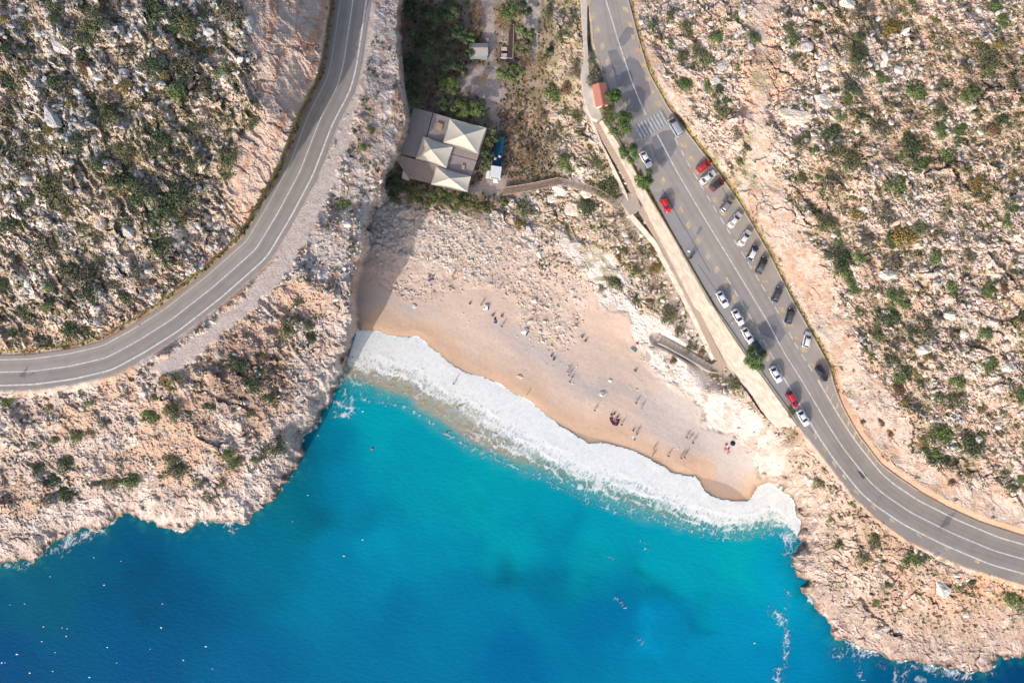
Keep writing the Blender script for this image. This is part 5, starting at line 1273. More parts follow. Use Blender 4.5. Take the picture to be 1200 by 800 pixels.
SHRUBS = [ # upper left hillside
(108,22,15,O_),(100,42,13,D_),(95,62,11,D_),(62,8,10,O_),(60,19,8,D_),(180,16,18,D_),(197,30,11,D_),(212,22,18,O_),(232,16,9,O_),(268,15,15,W_),(247,34,5,B_),(274,31,5,B_),(175,78,14,D_),(213,73,17,W_),(261,82,10,B_),(60,92,12,D_),(70,107,19,W_),(82,122,7,Y_),(30,28,6,Y_),(143,101,9,Y_),(192,88,6,Y_),(206,106,12,G_),(20,175,21,W_),(48,174,9,Y_),(58,151,8,Y_),(85,166,12,D_),(122,136,12,O_),(105,139,9,W_),(110,191,12,D_),(145,174,13,O_),(183,165,15,D_),(203,167,8,D_),(226,146,12,D_),(264,182,14,O_),(8,94,12,D_),(3,60,9,D_),(292,141,9,O_),(98,78,9,R_),(2,22,6,Y_),(150,60,8,W_),(240,100,9,W_),(28,112,7,O_),(245,58,6,Y_),
(135,207,15,D_),(60,226,18,O_),(30,237,10,O_),(163,226,19,D_),(210,230,18,D_),(186,250,19,D_),(212,257,10,O_),(145,251,10,D_),(10,264,13,D_),(48,285,18,W_),(95,264,8,O_),(101,276,5,B_),(75,252,6,Y_),(180,275,5,B_),(186,291,15,D_),(245,272,8,O_),(262,206,10,O_),(95,327,20,W_),(83,312,10,D_),(3,330,10,D_),(100,347,11,D_),(55,336,6,B_),(53,358,8,B_),(25,366,8,O_),(151,350,11,O_),(134,332,9,W_),(84,386,14,D_),(160,322,9,W_),(22,305,8,Y_),(120,300,8,W_),(225,190,9,D_),(128,270,7,W_),(10,215,9,O_),(12,392,8,G_),
# lower left headland
(198,447,13,Y_),(176,488,12,G_),(198,479,13,O_),(171,483,6,B_),(88,511,9,G_),(105,506,8,W_),(62,516,6,O_),(38,523,8,W_),(73,543,11,D_),(62,563,10,D_),(76,577,12,D_),(90,573,8,D_),(42,549,8,D_),(112,565,7,O_),(135,563,12,O_),(154,563,12,G_),(203,551,12,D_),(200,538,8,O_),(222,484,6,W_),(275,425,12,D_),(296,448,13,D_),(265,532,10,G_),(272,543,9,G_),(233,565,7,O_),(257,568,6,O_),(57,477,6,O_),(103,472,6,B_),(120,496,8,W_),(5,470,10,G_),(245,474,7,D_),(315,468,9,D_),(319,526,13,D_),(338,379,16,O_),(362,382,6,D_),(363,396,8,D_),(349,352,7,O_),(402,240,10,G_),(425,173,6,G_),(433,150,7,O_),(302,537,8,O_),(50,587,8,W_),(244,583,9,W_),(293,481,7,O_),(305,417,8,R_),(180,466,6,O_),
# right hillside
(1170,8,12,G_),(1178,22,9,G_),(1045,31,13,Y_),(1005,62,12,D_),(1008,47,8,B_),(930,46,8,G_),(932,70,6,O_),(925,33,6,O_),(1010,81,13,W_),(1035,91,8,G_),(1000,104,11,D_),(996,117,8,G_),(1077,108,14,G_),(1155,60,13,O_),(1161,77,10,O_),(1163,88,5,D_),(1172,51,7,Y_),(1140,110,12,G_),(1105,100,8,W_),(1104,128,8,O_),(980,155,13,D_),(986,171,12,O_),(988,137,8,B_),(1000,186,14,O_),(1034,150,13,W_),(1069,173,15,D_),(1082,189,12,G_),(1057,184,5,B_),(1068,158,8,D_),(1104,152,9,G_),(1125,151,11,G_),(1123,164,6,D_),(1113,183,13,G_),(1174,138,11,D_),(1165,150,9,R_),(942,167,11,O_),(958,176,7,G_),(962,9,5,B_),(1070,4,5,G_),(1097,24,6,O_),(1135,195,6,G_),
(1055,216,16,G_),(1191,241,12,D_),(1182,260,9,G_),(1062,275,17,Y_),(1048,280,11,D_),(1080,263,11,O_),(1005,250,9,Y_),(970,262,12,O_),(984,274,5,B_),(986,283,6,B_),(1099,301,11,G_),(985,303,16,D_),(992,320,13,G_),(1002,336,11,G_),(1008,301,9,B_),(1050,307,13,W_),(1055,350,14,G_),(1043,371,17,D_),(1120,336,11,G_),(1160,340,10,G_),(1179,339,8,R_),(1181,358,7,Y_),(1139,301,9,W_),(1157,390,11,G_),(1090,386,14,W_),(1005,364,5,B_),(1040,252,14,W_),(1110,253,8,W_),(1145,214,9,Y_),(1153,233,6,Y_),(975,211,13,W_),(997,208,5,Y_),(960,206,6,B_),(945,241,7,W_),(1030,393,12,O_),(1068,391,9,D_),(1190,205,6,Y_),(1125,355,7,W_),(1015,284,7,W_),(940,208,6,O_),
(1015,410,8,O_),(1050,421,13,W_),(1064,432,11,D_),(1056,443,10,G_),(1090,418,7,Y_),(1078,438,8,Y_),(1162,425,12,G_),(1125,446,13,G_),(1101,466,11,O_),(1118,468,11,O_),(1055,456,9,R_),(1063,471,7,Y_),(1198,464,9,G_),(1178,483,6,W_),(1108,506,14,G_),(1094,512,10,O_),(1084,514,8,Y_),(1124,519,7,G_),(1146,521,15,D_),(1088,531,9,D_),(1106,541,15,D_),(1100,529,8,G_),(1181,553,8,O_),(1199,560,8,G_),(1190,569,7,D_),(1078,480,9,W_),(1150,481,5,Y_),(1012,494,4,R_),(1033,494,5,R_),(1116,566,5,R_),(1045,508,5,R_),
# beside the right road and above the parking row
(840,45,9,B_),(887,46,6,B_),(865,17,7,B_),(765,31,6,B_),(788,53,6,B_),(785,20,8,O_),(800,70,8,O_),(807,32,9,O_),(820,62,11,O_),(832,68,9,G_),(802,97,11,G_),(831,101,8,B_),(842,106,8,D_),(843,119,6,B_),(856,118,8,D_),(850,131,11,O_),(865,155,10,W_),(876,171,8,D_),(869,187,7,G_),(884,42,6,D_),
# lower right slope
(963,565,10,O_),(1000,591,4,O_),(986,638,7,D_),(1030,635,11,O_),(1013,653,9,O_),(1072,653,15,G_),(1082,648,9,D_),(1045,683,8,O_),(1029,705,7,B_),(1138,681,8,D_),(1126,688,8,B_),(1193,701,15,G_),(975,607,5,B_),(986,606,4,O_),(1057,664,6,R_),
# slope between the stairs and the gorge
(713,218,15,O_),(720,212,9,D_),(690,240,13,D_),(694,245,5,B_),(664,190,13,G_),(670,182,6,B_),(702,192,9,O_),(618,246,12,O_),(608,263,7,Y_),(745,318,6,O_),(718,330,11,O_),(705,338,5,O_),(732,292,6,O_),(748,352,7,D_),(775,352,5,B_),(783,371,10,O_),(797,387,7,O_),(766,291,6,R_),(770,313,7,Y_),(811,408,7,O_),(790,423,5,R_),(838,437,6,G_),(863,452,10,O_),(823,413,5,R_),(776,334,4,Y_),(762,353,5,R_),
(672,25,10,W_),(648,60,5,D_),(676,80,12,W_),(650,109,14,G_),(666,103,13,R_),(680,136,9,O_),(648,162,9,W_),(664,131,6,G_),(645,18,9,O_),(698,88,11,W_),(693,70,5,B_),(712,128,9,O_),(927,483,6,G_),(658,45,7,O_),(658,148,7,O_)]
LM = [('the red-roofed kiosk',704,111),('the zebra crossing',760,147),('the footbridge',640,214),('the silver hatchback',852,240),('the three tents',530,180),('the lay-by bush below the pale wall',950,545),
 ('the scree above the beach',600,310),('the left road bend',250,340),('the top left corner',0,0),('the left road top',400,0),('the left road exit',0,430),('the shore notch on the left',150,597),('the top right corner',1200,0),
 ('the lone black saloon',963,437),('the lower right road curve',1060,590),('the right road exit',1200,655),('the end of the pale wall',935,500),('the lone grey hatchback',911,345),('the big pale crag',952,130),('the big pale oval boulder',992,5),('the middle of the right edge',1200,330),('the left hillside centre',130,210),('the right hillside centre',1060,330),('the gorge cliff',430,200),('the stair corner',845,428),('the headland point',350,540)]
LM = [l if l[0] != 'the lay-by bush below the pale wall' else ('the dusty lay-by',955,540) for l in LM]
def direction(dx, dy):
    a = math.degrees(math.atan2(dy, dx)) % 360
    return ['right of','below and right of','below','below and left of','left of','above and left of','above','above and right of'][int((a+22.5)//45) % 8]
def describe(items):
    """unique labels: size, colour, where it stands beside a landmark; ties broken by order of distance"""
    keys = {}
    for i, (x, y, r, c) in enumerate(items):
        l = min(LM, key=lambda L: (L[1]-x)**2+(L[2]-y)**2)
        d = math.hypot(l[1]-x, l[2]-y)
        size = 'small' if r < 7.5 else 'large' if r > 12.5 else 'medium'
        keys.setdefault((size, c, direction(x-l[1], y-l[2]), l[0]), []).append((d, i))
    out = {}
    for (size, c, dr_, l), L in keys.items():
        L.sort()
        for n, (_, i) in enumerate(L):
            o = ['', 'second ', 'third ', 'fourth ', 'fifth ', 'sixth '][n]
            if 'frame top' in l or 'cave' in l or 'leaves' in l: pass
            out[i] = f"{o}{size} {WORDS[c]} bush {dr_} {l}" if n else (f"{size} {WORDS[c]} bush {dr_} {l}" if len(L) == 1 else f"nearest {size} {WORDS[c]} bush {dr_} {l}")
    return out
labs = describe(SHRUBS)
for i, (x, y, r, c) in enumerate(SHRUBS):
    h = hs(x, y); rw = r*(CAM_H-h)/FPX*1.5; zs = rw*random.uniform(.5, .68); hc = zs*.4
    k = (CAM_H-h-hc)/FPX
    root = empty('shrub', ((x-600)*k, (400-y)*k, h-.1*zs), random.uniform(0, 6.28)); root.scale = (rw*random.uniform(.92, 1.1), rw*random.uniform(.85, 1.0), zs)
    tag(root, labs[i], 'bush', 'bushes on the rocky slopes')
    link('foliage', bush_me(c, i % 4), root); link('stem', STEM, root)

# trees
def tree(x, y, r, c, hgt, label, var=0, group='trees of the gorge and roadside', name='tree', dens=1.0, ground=None):
    g = hs(x, y) if ground is None else ground; rw = r*(CAM_H-g-hgt*.7)/FPX; k = (CAM_H-g-hgt*.72)/FPX
    root = empty(name, ((x-600)*k, (400-y)*k, g)); tag(root, label, 'tree', group)
    rng = np.random.default_rng(5000+int(x*7+y*13)); cs = []; rs = []; mb = MB()
    top = hgt*.55; lean = rng.uniform(-.2, .2, 2)
    mb.tube([(0, 0, -.4), (lean[0]*.5, lean[1]*.5, top*.5), (lean[0], lean[1], top)], [.18+rw*.03, .13+rw*.02, .09], 7)
    nl = int(9+rw*2.2)
    for i in range(nl):
        a = rng.uniform(0, 2*math.pi); q = rw*math.sqrt(rng.uniform(.02, .62)); z = hgt*(.80-.30*(q/rw)**1.5)+rng.uniform(-.35, .35)
        c_ = (q*math.cos(a), q*math.sin(a), z); cs.append(c_); rs.append(rw*rng.uniform(.22, .40))
        mb.tube([(lean[0], lean[1], top*rng.uniform(.6, 1)), (c_[0]*.55, c_[1]*.55, (top+z)/2), c_], [.09, .06, .02], 5, False)
    mb.build('trunk', BARK, root)
    n = int((500+260*rw*rw)*dens); V, F, cc = leaf_cloud(rng, cs, rs, min(n, 5200), .19, *FOL[c], flat_=.75)
    link('crown', np_mesh('crown', V, F, leaf_mat, cc), root)
T = [(483,8,15,D_,6.5,'dark tree against the gorge cliff at the very top'),(505,22,17,D_,7,'dark tree second from the cliff at the top of the gorge'),(528,12,16,D_,6.5,'dark tree at the top of the gorge left of the bare brown tree'),(535,42,16,D_,6.5,'dark tree left of the grey-roofed hut'),(487,38,9,G_,5.5,'smaller dark tree beside the cliff above the dusty patch'),(505,55,18,D_,7,'largest dark tree in the middle of the gorge grove'),(480,78,13,D_,6,'dark tree against the cliff in the middle of the grove'),(528,72,16,D_,6.5,'dark tree below left of the grey-roofed hut'),(503,88,17,D_,7,'broad dark tree low in the grove above the palm'),(482,104,12,D_,5.5,'dark tree against the cliff just above the palm'),(527,98,14,G_,6,'mid green tree at the pale yard edge in the grove'),(518,118,11,D_,5,'dark tree between the palm and the big green crown'),(541,84,9,O_,4.5,'olive tree at the upper edge of the pale yard'),(548,62,7,O_,4,'small olive tree at the left end of the hut'),(549,43,8,B_,4.5,'yellow-green tree right above the hut'),
 (541,126,14,G_,5.5,'green tree touching the largest tent, left of a pair'),(559,127,13,G_,5.5,'green tree touching the largest tent, right of a pair'),(596,11,12,G_,5,'green tree at the top right of the lounge terrace path'),(610,33,8,B_,5,'yellow-green tree at the upper right end of the terrace'),(613,10,11,D_,5,'dark tree at the frame top left of the stream bed'),(621,40,8,G_,4.5,'dark green tree beside the yellow-green one by the stream'),(613,55,12,O_,5,'olive tree right of the lounge terrace'),(590,86,10,B_,4.5,'bright green tree below the lounge terrace, left of two'),(604,85,12,G_,5,'green tree below the lounge terrace, right of two'),(641,60,5,D_,4,'slender dark tree on the far bank of the stream'),
 (577,152,7,O_,4,'uppermost olive tree in the row beside the truck'),(575,166,9,O_,4.2,'second olive tree in the row beside the truck'),(571,181,10,D_,4.5,'third dark tree in the row beside the truck'),(567,194,8,O_,4,'lowest olive tree in the row beside the truck'),
 (456,208,11,D_,5,'dark tree in the cliff shade below the tavern corner'),(465,225,13,D_,5,'dark tree leftmost in the hedge above the beach'),(484,228,13,O_,5,'olive tree second from left in the hedge above the beach'),(501,231,13,G_,5,'green tree third from left in the hedge above the beach'),(517,229,14,G_,5,'green tree under the lowest tent, in the hedge above the beach'),(532,237,14,G_,5,'green tree right of the middle in the hedge above the beach'),(548,234,11,O_,4.5,'olive tree near the right end of the hedge above the beach'),(561,241,9,G_,4,'small tree second from right end of the beach hedge'),(572,242,8,O_,3.5,'small tree at the right end of the beach hedge'),(590,236,7,G_,3,'low green tree below the left end of the footbridge'),
 (718,112,9,G_,4,'dark leafy tree shading the side of the kiosk'),(725,143,14,G_,4.5,'leafy green tree between the kiosk and the crossing'),(736,178,11,O_,4,'olive tree at the road edge beside a white car'),(757,208,11,G_,4.2,'green tree just below a white car on the sea side'),(886,419,12.5,G_,4.2,'round bright green tree beside the parked cars')]
FOL['hedge'] = ((.10,.12,.045),(.21,.225,.085))
for (x, y, r, c, h, l) in T:
    if y > 224 and y < 243 and x > 478 and x < 600 and c != D_: c = 'hedge'
    FOL['rt'] = ((.07,.125,.035),(.16,.24,.075))
    if x > 715: c = 'rt'; r *= 1.3
    tree(x, y, r, c, h, l, ground=(25.0 if x > 715 and x < 760 or x == 886 else None))
def bare_tree(x, y, r, hgt, label, leaf=None, n=200):
    g = hs(x, y); rw = r*(CAM_H-g-hgt*.6)/FPX; k = (CAM_H-g-hgt*.6)/FPX; root = empty('bare_tree', ((x-600)*k, (400-y)*k, g)); tag(root, label, 'tree', 'leafless trees of the gorge')
    rng = np.random.default_rng(int(x*3+y)); mb = MB(); tips = []
    def br(p, d, L, rad, lev):
        q = p+d*L; mb.tube([p, p+d*L*.5+Vector(rng.normal(size=3)*L*.06), q], [rad, rad*.8, rad*.55], 5 if lev < 2 else 3, False); tips.append(tuple(q))
        if lev < 4:
            for _ in range(4 if lev else 6):
                nd = (d*(.35 if lev else .25)+Vector((rng.normal(), rng.normal(), rng.uniform(-.1, .6)))*.75).normalized()
                br(q, nd, L*rng.uniform(.55, .78), rad*.55, lev+1)
    br(Vector((0, 0, -.3)), Vector((.05, 0, 1)), hgt*.4, .16, 0)
    me = mb.mesh('trunk', mat("pale twigs", (.30,.21,.15), .9)); 
    vs_ = np.array([v.co for v in me.vertices]); s_ = rw/np.percentile(np.hypot(vs_[:, 0], vs_[:, 1]), 96)
    o = link('trunk', me, root); o.scale = (s_, s_, 1)
    if leaf:
        tp = np.array(tips)*np.array([s_, s_, 1]); tp = tp[rng.choice(len(tp), min(len(tp), 60), replace=False)]
        V, F, cc = leaf_cloud(rng, tp, np.full(len(tp), .5), n, .15, *FOL[leaf]); link('crown', np_mesh('crown', V, F, leaf_mat, cc), root)
bare_tree(562,12,13,5,'leafless brown tree at the frame top beside the track',R_,260); bare_tree(559,30,11,5,'bare pale twiggy tree above the hut')
bare_tree(590,26,11,4.5,'tree with thin orange leaves above the lounge terrace',Y_,380); bare_tree(616,72,10,4,'orange leafed sparse tree right of the lounge terrace',R_,320)
bare_tree(600,150,9,3.5,'rusty sparse tree at the upper left of the dry field',R_,240); bare_tree(632,140,10,4,'brown twiggy tree at the upper right of the dry field',R_,220)
bare_tree(617,185,13,3.5,'orange leafed sparse tree in the middle of the dry field',Y_,400); bare_tree(566,93,9,3.5,'low twiggy orange tree beside the pale yard',R_,160)
# palm
g = hs(487,121); pr = empty('palm_tree', P(487,121,g)); k = (CAM_H-g-4.6)/FPX; pr.location = ((487-600)*k, (400-121)*k, g); tag(pr, 'bright green palm beside the cliff at the tavern corner', 'tree')
MB().tube([(0,0,-.3),(.1,0,2),(0,0,4.4)], [.22,.17,.15], 9).build('trunk', BARK, pr)
PALMC = mat("palm frond green", (.10,.17,.035), .6, noise=.2)
rng = np.random.default_rng(4)
for i in range(13):
    a = i*2*math.pi/13+rng.uniform(-.1, .1); L = rng.uniform(1.9, 2.6); mb = MB(); N = 18; prev = None
    for j in range(N+1):
        t = j/N; r_ = L*t; z = 4.5+.7*math.sin(t*2.6)-.9*t*t; p = Vector((r_*math.cos(a), r_*math.sin(a), z)); s = Vector((-math.sin(a), math.cos(a), 0))
        if prev is not None:
            mb.tube([prev, p], .03, 3, False); w = .30*math.sin(math.pi*(.12+.86*t))
            for sg in (1, -1):
                tip = p+s*sg*w+(p-prev)*1.1-Vector((0, 0, w*.5)); mb.add([prev, prev.lerp(p, .45), tip], [(0, 1, 2)])
        prev = p
    mb.build('frond', PALMC, pr)

# ------------------------------------------------------------ scattered stones, tufts and weeds (uncountable)
def scatter_px(n, wfun, rng, box=(0, 0, 1200, 800)):
    out = []
    tot = 0
    while tot < n:
        x = rng.uniform(box[0], box[2], n*2); y = rng.uniform(box[1], box[3], n*2)
        k_ = rng.random(n*2) < wfun(x, y); out.append(np.stack([x[k_], y[k_]], 1)); tot += k_.sum()
        if k_.sum() == 0: break
    return np.concatenate(out)[:n]
ICO_V = []; ph = (1+5**.5)/2
for a, b in ((-1, ph), (1, ph), (-1, -ph), (1, -ph)): ICO_V.append((a, b, 0))
for a, b in ((-1, ph), (1, ph), (-1, -ph), (1, -ph)): ICO_V.append((0, a, b))
for a, b in ((ph, -1), (ph, 1), (-ph, -1), (-ph, 1)): ICO_V.append((a, 0, b))
ICO_V = np.array(ICO_V)/math.hypot(1, ph)
ICO_F = np.array([(0,11,5),(0,5,1),(0,1,7),(0,7,10),(0,10,11),(1,5,9),(5,11,4),(11,10,2),(10,7,6),(7,1,8),(3,9,4),(3,4,2),(3,2,6),(3,6,8),(3,8,9),(4,9,5),(2,4,11),(6,2,10),(8,6,7),(9,8,1)])
def stones(name, xy, sizes, cols, m, rng, flat_=.7, sink=.25):
    n = len(xy); h = Hs(xy[:, 0], xy[:, 1]); k = (CAM_H-h)/FPX
    c = np.stack([(xy[:, 0]-600)*k, (400-xy[:, 1])*k, h+sizes*flat_*(.5-sink)], 1)
    V = ICO_V[None]*(1+rng.uniform(-.28, .28, (n, 12, 1)))*np.stack([sizes*rng.uniform(.8, 1.35, n), sizes*rng.uniform(.6, 1, n), sizes*flat_*rng.uniform(.7, 1.1, n)], 1)[:, None, :]
    a = rng.uniform(0, 6.28, n); ca, sa_ = np.cos(a)[:, None], np.sin(a)[:, None]
    X_ = V[..., 0]*ca-V[..., 1]*sa_; Y2 = V[..., 0]*sa_+V[..., 1]*ca
    tl_ = rng.uniform(-.4, .4, n)[:, None]; Z_ = V[..., 2]+X_*tl_
    V = np.stack([X_, Y2, Z_], -1)+c[:, None, :]
    F = (ICO_F[None]+12*np.arange(n)[:, None, None]).reshape(-1, 3)
    return tag(link(name, np_mesh(name, V.reshape(-1, 3), F, m, np.repeat(cols, 12, 0))), kind='stuff')
stone_mat = attr_mat("loose stone", rough=.95, spec=.15, noise=.12, nscale=3, bump=.3, bscale=5, bdist=.08)
rs = np.random.default_rng(77)
def fld(F): return lambda x, y: field(F, x, y)
no_road = (dr > 5) & (d_roadL > 27) & (z_sh < .3)
# scree
W1 = (1-z_white)*z_scree*(.25+.75*sstep(.35, .6, n1))*(field(sd_land, GX, GY) > 25)*no_road
xy = scatter_px(4200, fld(W1), rs, (415, 220, 710, 430)); sz = np.clip(rs.lognormal(-1.95, .6, len(xy)), .06, .75)
cb = np.array([.66,.58,.51])*rs.uniform(.72, 1.12, (len(xy), 1))*np.where(rs.random((len(xy), 1)) < .18, np.array([[.85,.66,.55]]), 1.0)
stones('scree_stones', xy, sz, cb, stone_mat, rs)
Wf = np.exp(-(((GX-452)/17)**2+((GY-256)/26)**2)*1.0)*(s_mas < 4)
xy = scatter_px(420, fld(Wf), rs, (425, 220, 500, 310)); sz = np.clip(rs.lognormal(-.75, .4, len(xy)), .2, 1.3)
stones('cliff_foot_rocks', xy, sz, np.array([.50,.46,.44])*rs.uniform(.8, 1.15, (len(xy), 1)), stone_mat, rs)
# right hillside
W2 = right_hill*no_road*(1-z_cut)*(1-.7*patch)*(.2+.8*sstep(.42, .6, n2)*(1-bed*.6))*(1-gul*.8)
xy = scatter_px(6500, fld(W2), rs, (740, 0, 1200, 640)); sz = np.clip(rs.lognormal(-1.5, .5, len(xy)), .10, 1.0)
cb = np.array([.66,.60,.55])*rs.uniform(.6, 1.12, (len(xy), 1))*np.where(rs.random((len(xy), 1)) < .15, np.array([[.9,.74,.62]]), 1.0)
stones('hillside_stones', xy, sz, cb, stone_mat, rs)
W3 = upper_left*no_road*(1-z_cliff)*(1-.7*patch)*(.2+.8*sstep(.38, .6, n2))
xy = scatter_px(4000, fld(W3), rs, (0, 0, 400, 440)); sz = np.clip(rs.lognormal(-1.35, .5, len(xy)), .12, 1.1)
cb = np.array([.56,.53,.50])*rs.uniform(.6, 1.15, (len(xy), 1))
stones('hillside_stones', xy, sz, cb, stone_mat, rs)
W4 = (below_left*.6+((right_hill < .5) & (s_mas < 0) & (z_sand < .2) & (z_val < .3))*(1-.8*z_white)*(1-.6*lowr))*no_road*(land_d > 10)*(1-.6*coast_band)
xy = scatter_px(4500, fld(W4), rs, (0, 200, 1200, 780)); sz = np.clip(rs.lognormal(-1.35, .45, len(xy)), .10, .95)
cb = np.array([.68,.62,.56])*rs.uniform(.65, 1.1, (len(xy), 1))
stones('slope_stones', xy, sz, cb, stone_mat, rs)
W5 = z_sand*(1-z_scree)*sstep(18, 60, land_d)*.35+np.clip(z_sand*grey*.9, 0, 1)
xy = scatter_px(1500, fld(W5), rs, (430, 300, 860, 540)); sz = np.clip(rs.lognormal(-2.6, .5, len(xy)), .04, .4)
stones('beach_stones', xy, sz, np.array([.70,.63,.56])*rs.uniform(.8, 1.1, (len(xy), 1)), stone_mat, rs)

def tufts(name, xy, size, pal, rng, nl=14):
    n = len(xy); h = Hs(xy[:, 0], xy[:, 1]); k = (CAM_H-h)/FPX
    c = np.stack([(xy[:, 0]-600)*k, (400-xy[:, 1])*k, h], 1); s = size*rng.uniform(.5, 1.3, n)
    d = rng.normal(size=(n, nl, 3)); d /= np.linalg.norm(d, axis=2)[..., None]; d[..., 2] = np.abs(d[..., 2])
    p = c[:, None]+d*s[:, None, None]*rng.uniform(.3, 1, (n, nl, 1))*np.array([1, 1, .7])
    nr = d+rng.normal(size=d.shape)*.5; a = np.cross(nr, rng.normal(size=d.shape)); a /= np.linalg.norm(a, axis=2)[..., None]; b = np.cross(nr, a); b /= np.linalg.norm(b, axis=2)[..., None]
    ls = (.13+.08*rng.random((n, nl, 1)))*(.7+.6*(s/size))[:, None, None]
    V = np.stack([p-a*ls, p-b*ls*.6, p+a*ls, p+b*ls*.6], 2).reshape(-1, 3); F = np.arange(n*nl*4).reshape(-1, 4)
    pi = rng.integers(0, len(pal), n); cc = np.array(pal)[pi]*rng.uniform(.7, 1.25, (n, 1))
    return tag(link(name, np_mesh(name, V, F, leaf_mat, np.repeat(cc, nl*4, 0))), kind='stuff')
PALV = [(.15,.16,.07),(.22,.20,.12),(.28,.23,.10),(.11,.14,.06),(.26,.23,.16),(.28,.19,.12)]
clump = sstep(.46, .66, fbm(GX/11, GY/11, 501, 3))
W6 = (right_hill*(1-z_cut*.95)*(1-gul)*.8+upper_left*(1-z_cliff)*1.0)*no_road*(.12+.88*clump)*(.6+.8*patch)/1.4
xy = scatter_px(9000, fld(W6), rs); tufts('low_scrub', xy, .62, PALV, rs)
W7 = (below_left*.5*(1-coast_band)+((right_hill < .5) & (s_mas < 0) & (z_sand < .2) & (z_val < .2) & (z_white < .3) & (z_scree < .3))*.8+gs)*no_road*(land_d > 30)*(1-.8*coast_band)*(.08+.92*clump)
xy = scatter_px(3400, fld(W7), rs, (0, 0, 1200, 760)); tufts('low_scrub', xy, .45, PALV, rs)
W8 = np.clip(vg*(GY < 460)+vg2+vg3, 0, 1)*(dr > 1.5)
xy = scatter_px(1300, fld(W8), rs); tufts('verge_weeds', xy, .30, [(.20,.21,.05),(.28,.22,.07),(.13,.15,.04),(.30,.18,.09)], rs, 10)
W9 = z_val*(1-z_track)*(1-z_stream)*.6
xy = scatter_px(1100, fld(W9), rs, (470, 0, 660, 250)); tufts('gorge_undergrowth', xy, .5, [(.06,.08,.035),(.12,.11,.05),(.20,.13,.07),(.10,.12,.04)], rs)
W10 = z_dry; xy = scatter_px(550, fld(W10), rs, (580, 110, 650, 215)); tufts('dry_grass', xy, .45, [(.33,.22,.13),(.27,.20,.15),(.34,.26,.14),(.20,.15,.11),(.13,.13,.07)], rs)

# big single boulders
def boulder(x, y, rx, ry, ang, col, label, hz=.55, seed=1):
    import bmesh
    bm = bmesh.new(); bmesh.ops.create_icosphere(bm, subdivisions=5, radius=1.0)
    V = np.array([v.co for v in bm.verts]); rng = np.random.default_rng(seed)
    dirs = rng.normal(size=(18, 3)); dirs /= np.linalg.norm(dirs, axis=1)[:, None]
    sup = rng.uniform(.62, .95, 18)
    d = V@dirs.T; sc_ = np.min(np.where(d > .05, sup/np.maximum(d, .05), 9), axis=1); R = np.minimum(sc_, 1.05)
    R = R*(1+.16*(fbm(V[:, 0]*2.2+9+V[:, 2], V[:, 1]*2.2+9, seed, 4)-.5)*2); cz_ = blocks(V[:, 0]*1.6+20+seed, V[:, 1]*1.6+20, seed, .09)[1]; R = R-.10*(1-cz_)
    g = hs(x, y); k = (CAM_H-g)/FPX; V2 = V*R[:, None]*np.array([rx*k, ry*k, min(rx, ry)*k*hz*2])
    for v, p in zip(bm.verts, V2): v.co = p
    me = bpy.data.meshes.new('boulder'); bm.to_mesh(me); bm.free()
    me.materials.append(mat("boulder %s" % str(col), col, .95, noise=.16, nscale=1.2, bump=.5, bscale=3))
    o = link('boulder', me, None, P(x, y, g-.12*min(rx, ry)*k), math.radians(-ang)); tag(o, label, 'boulder', 'large boulders')
CW, CG, CP_ = (.66,.62,.56), (.50,.47,.45), (.62,.52,.44)
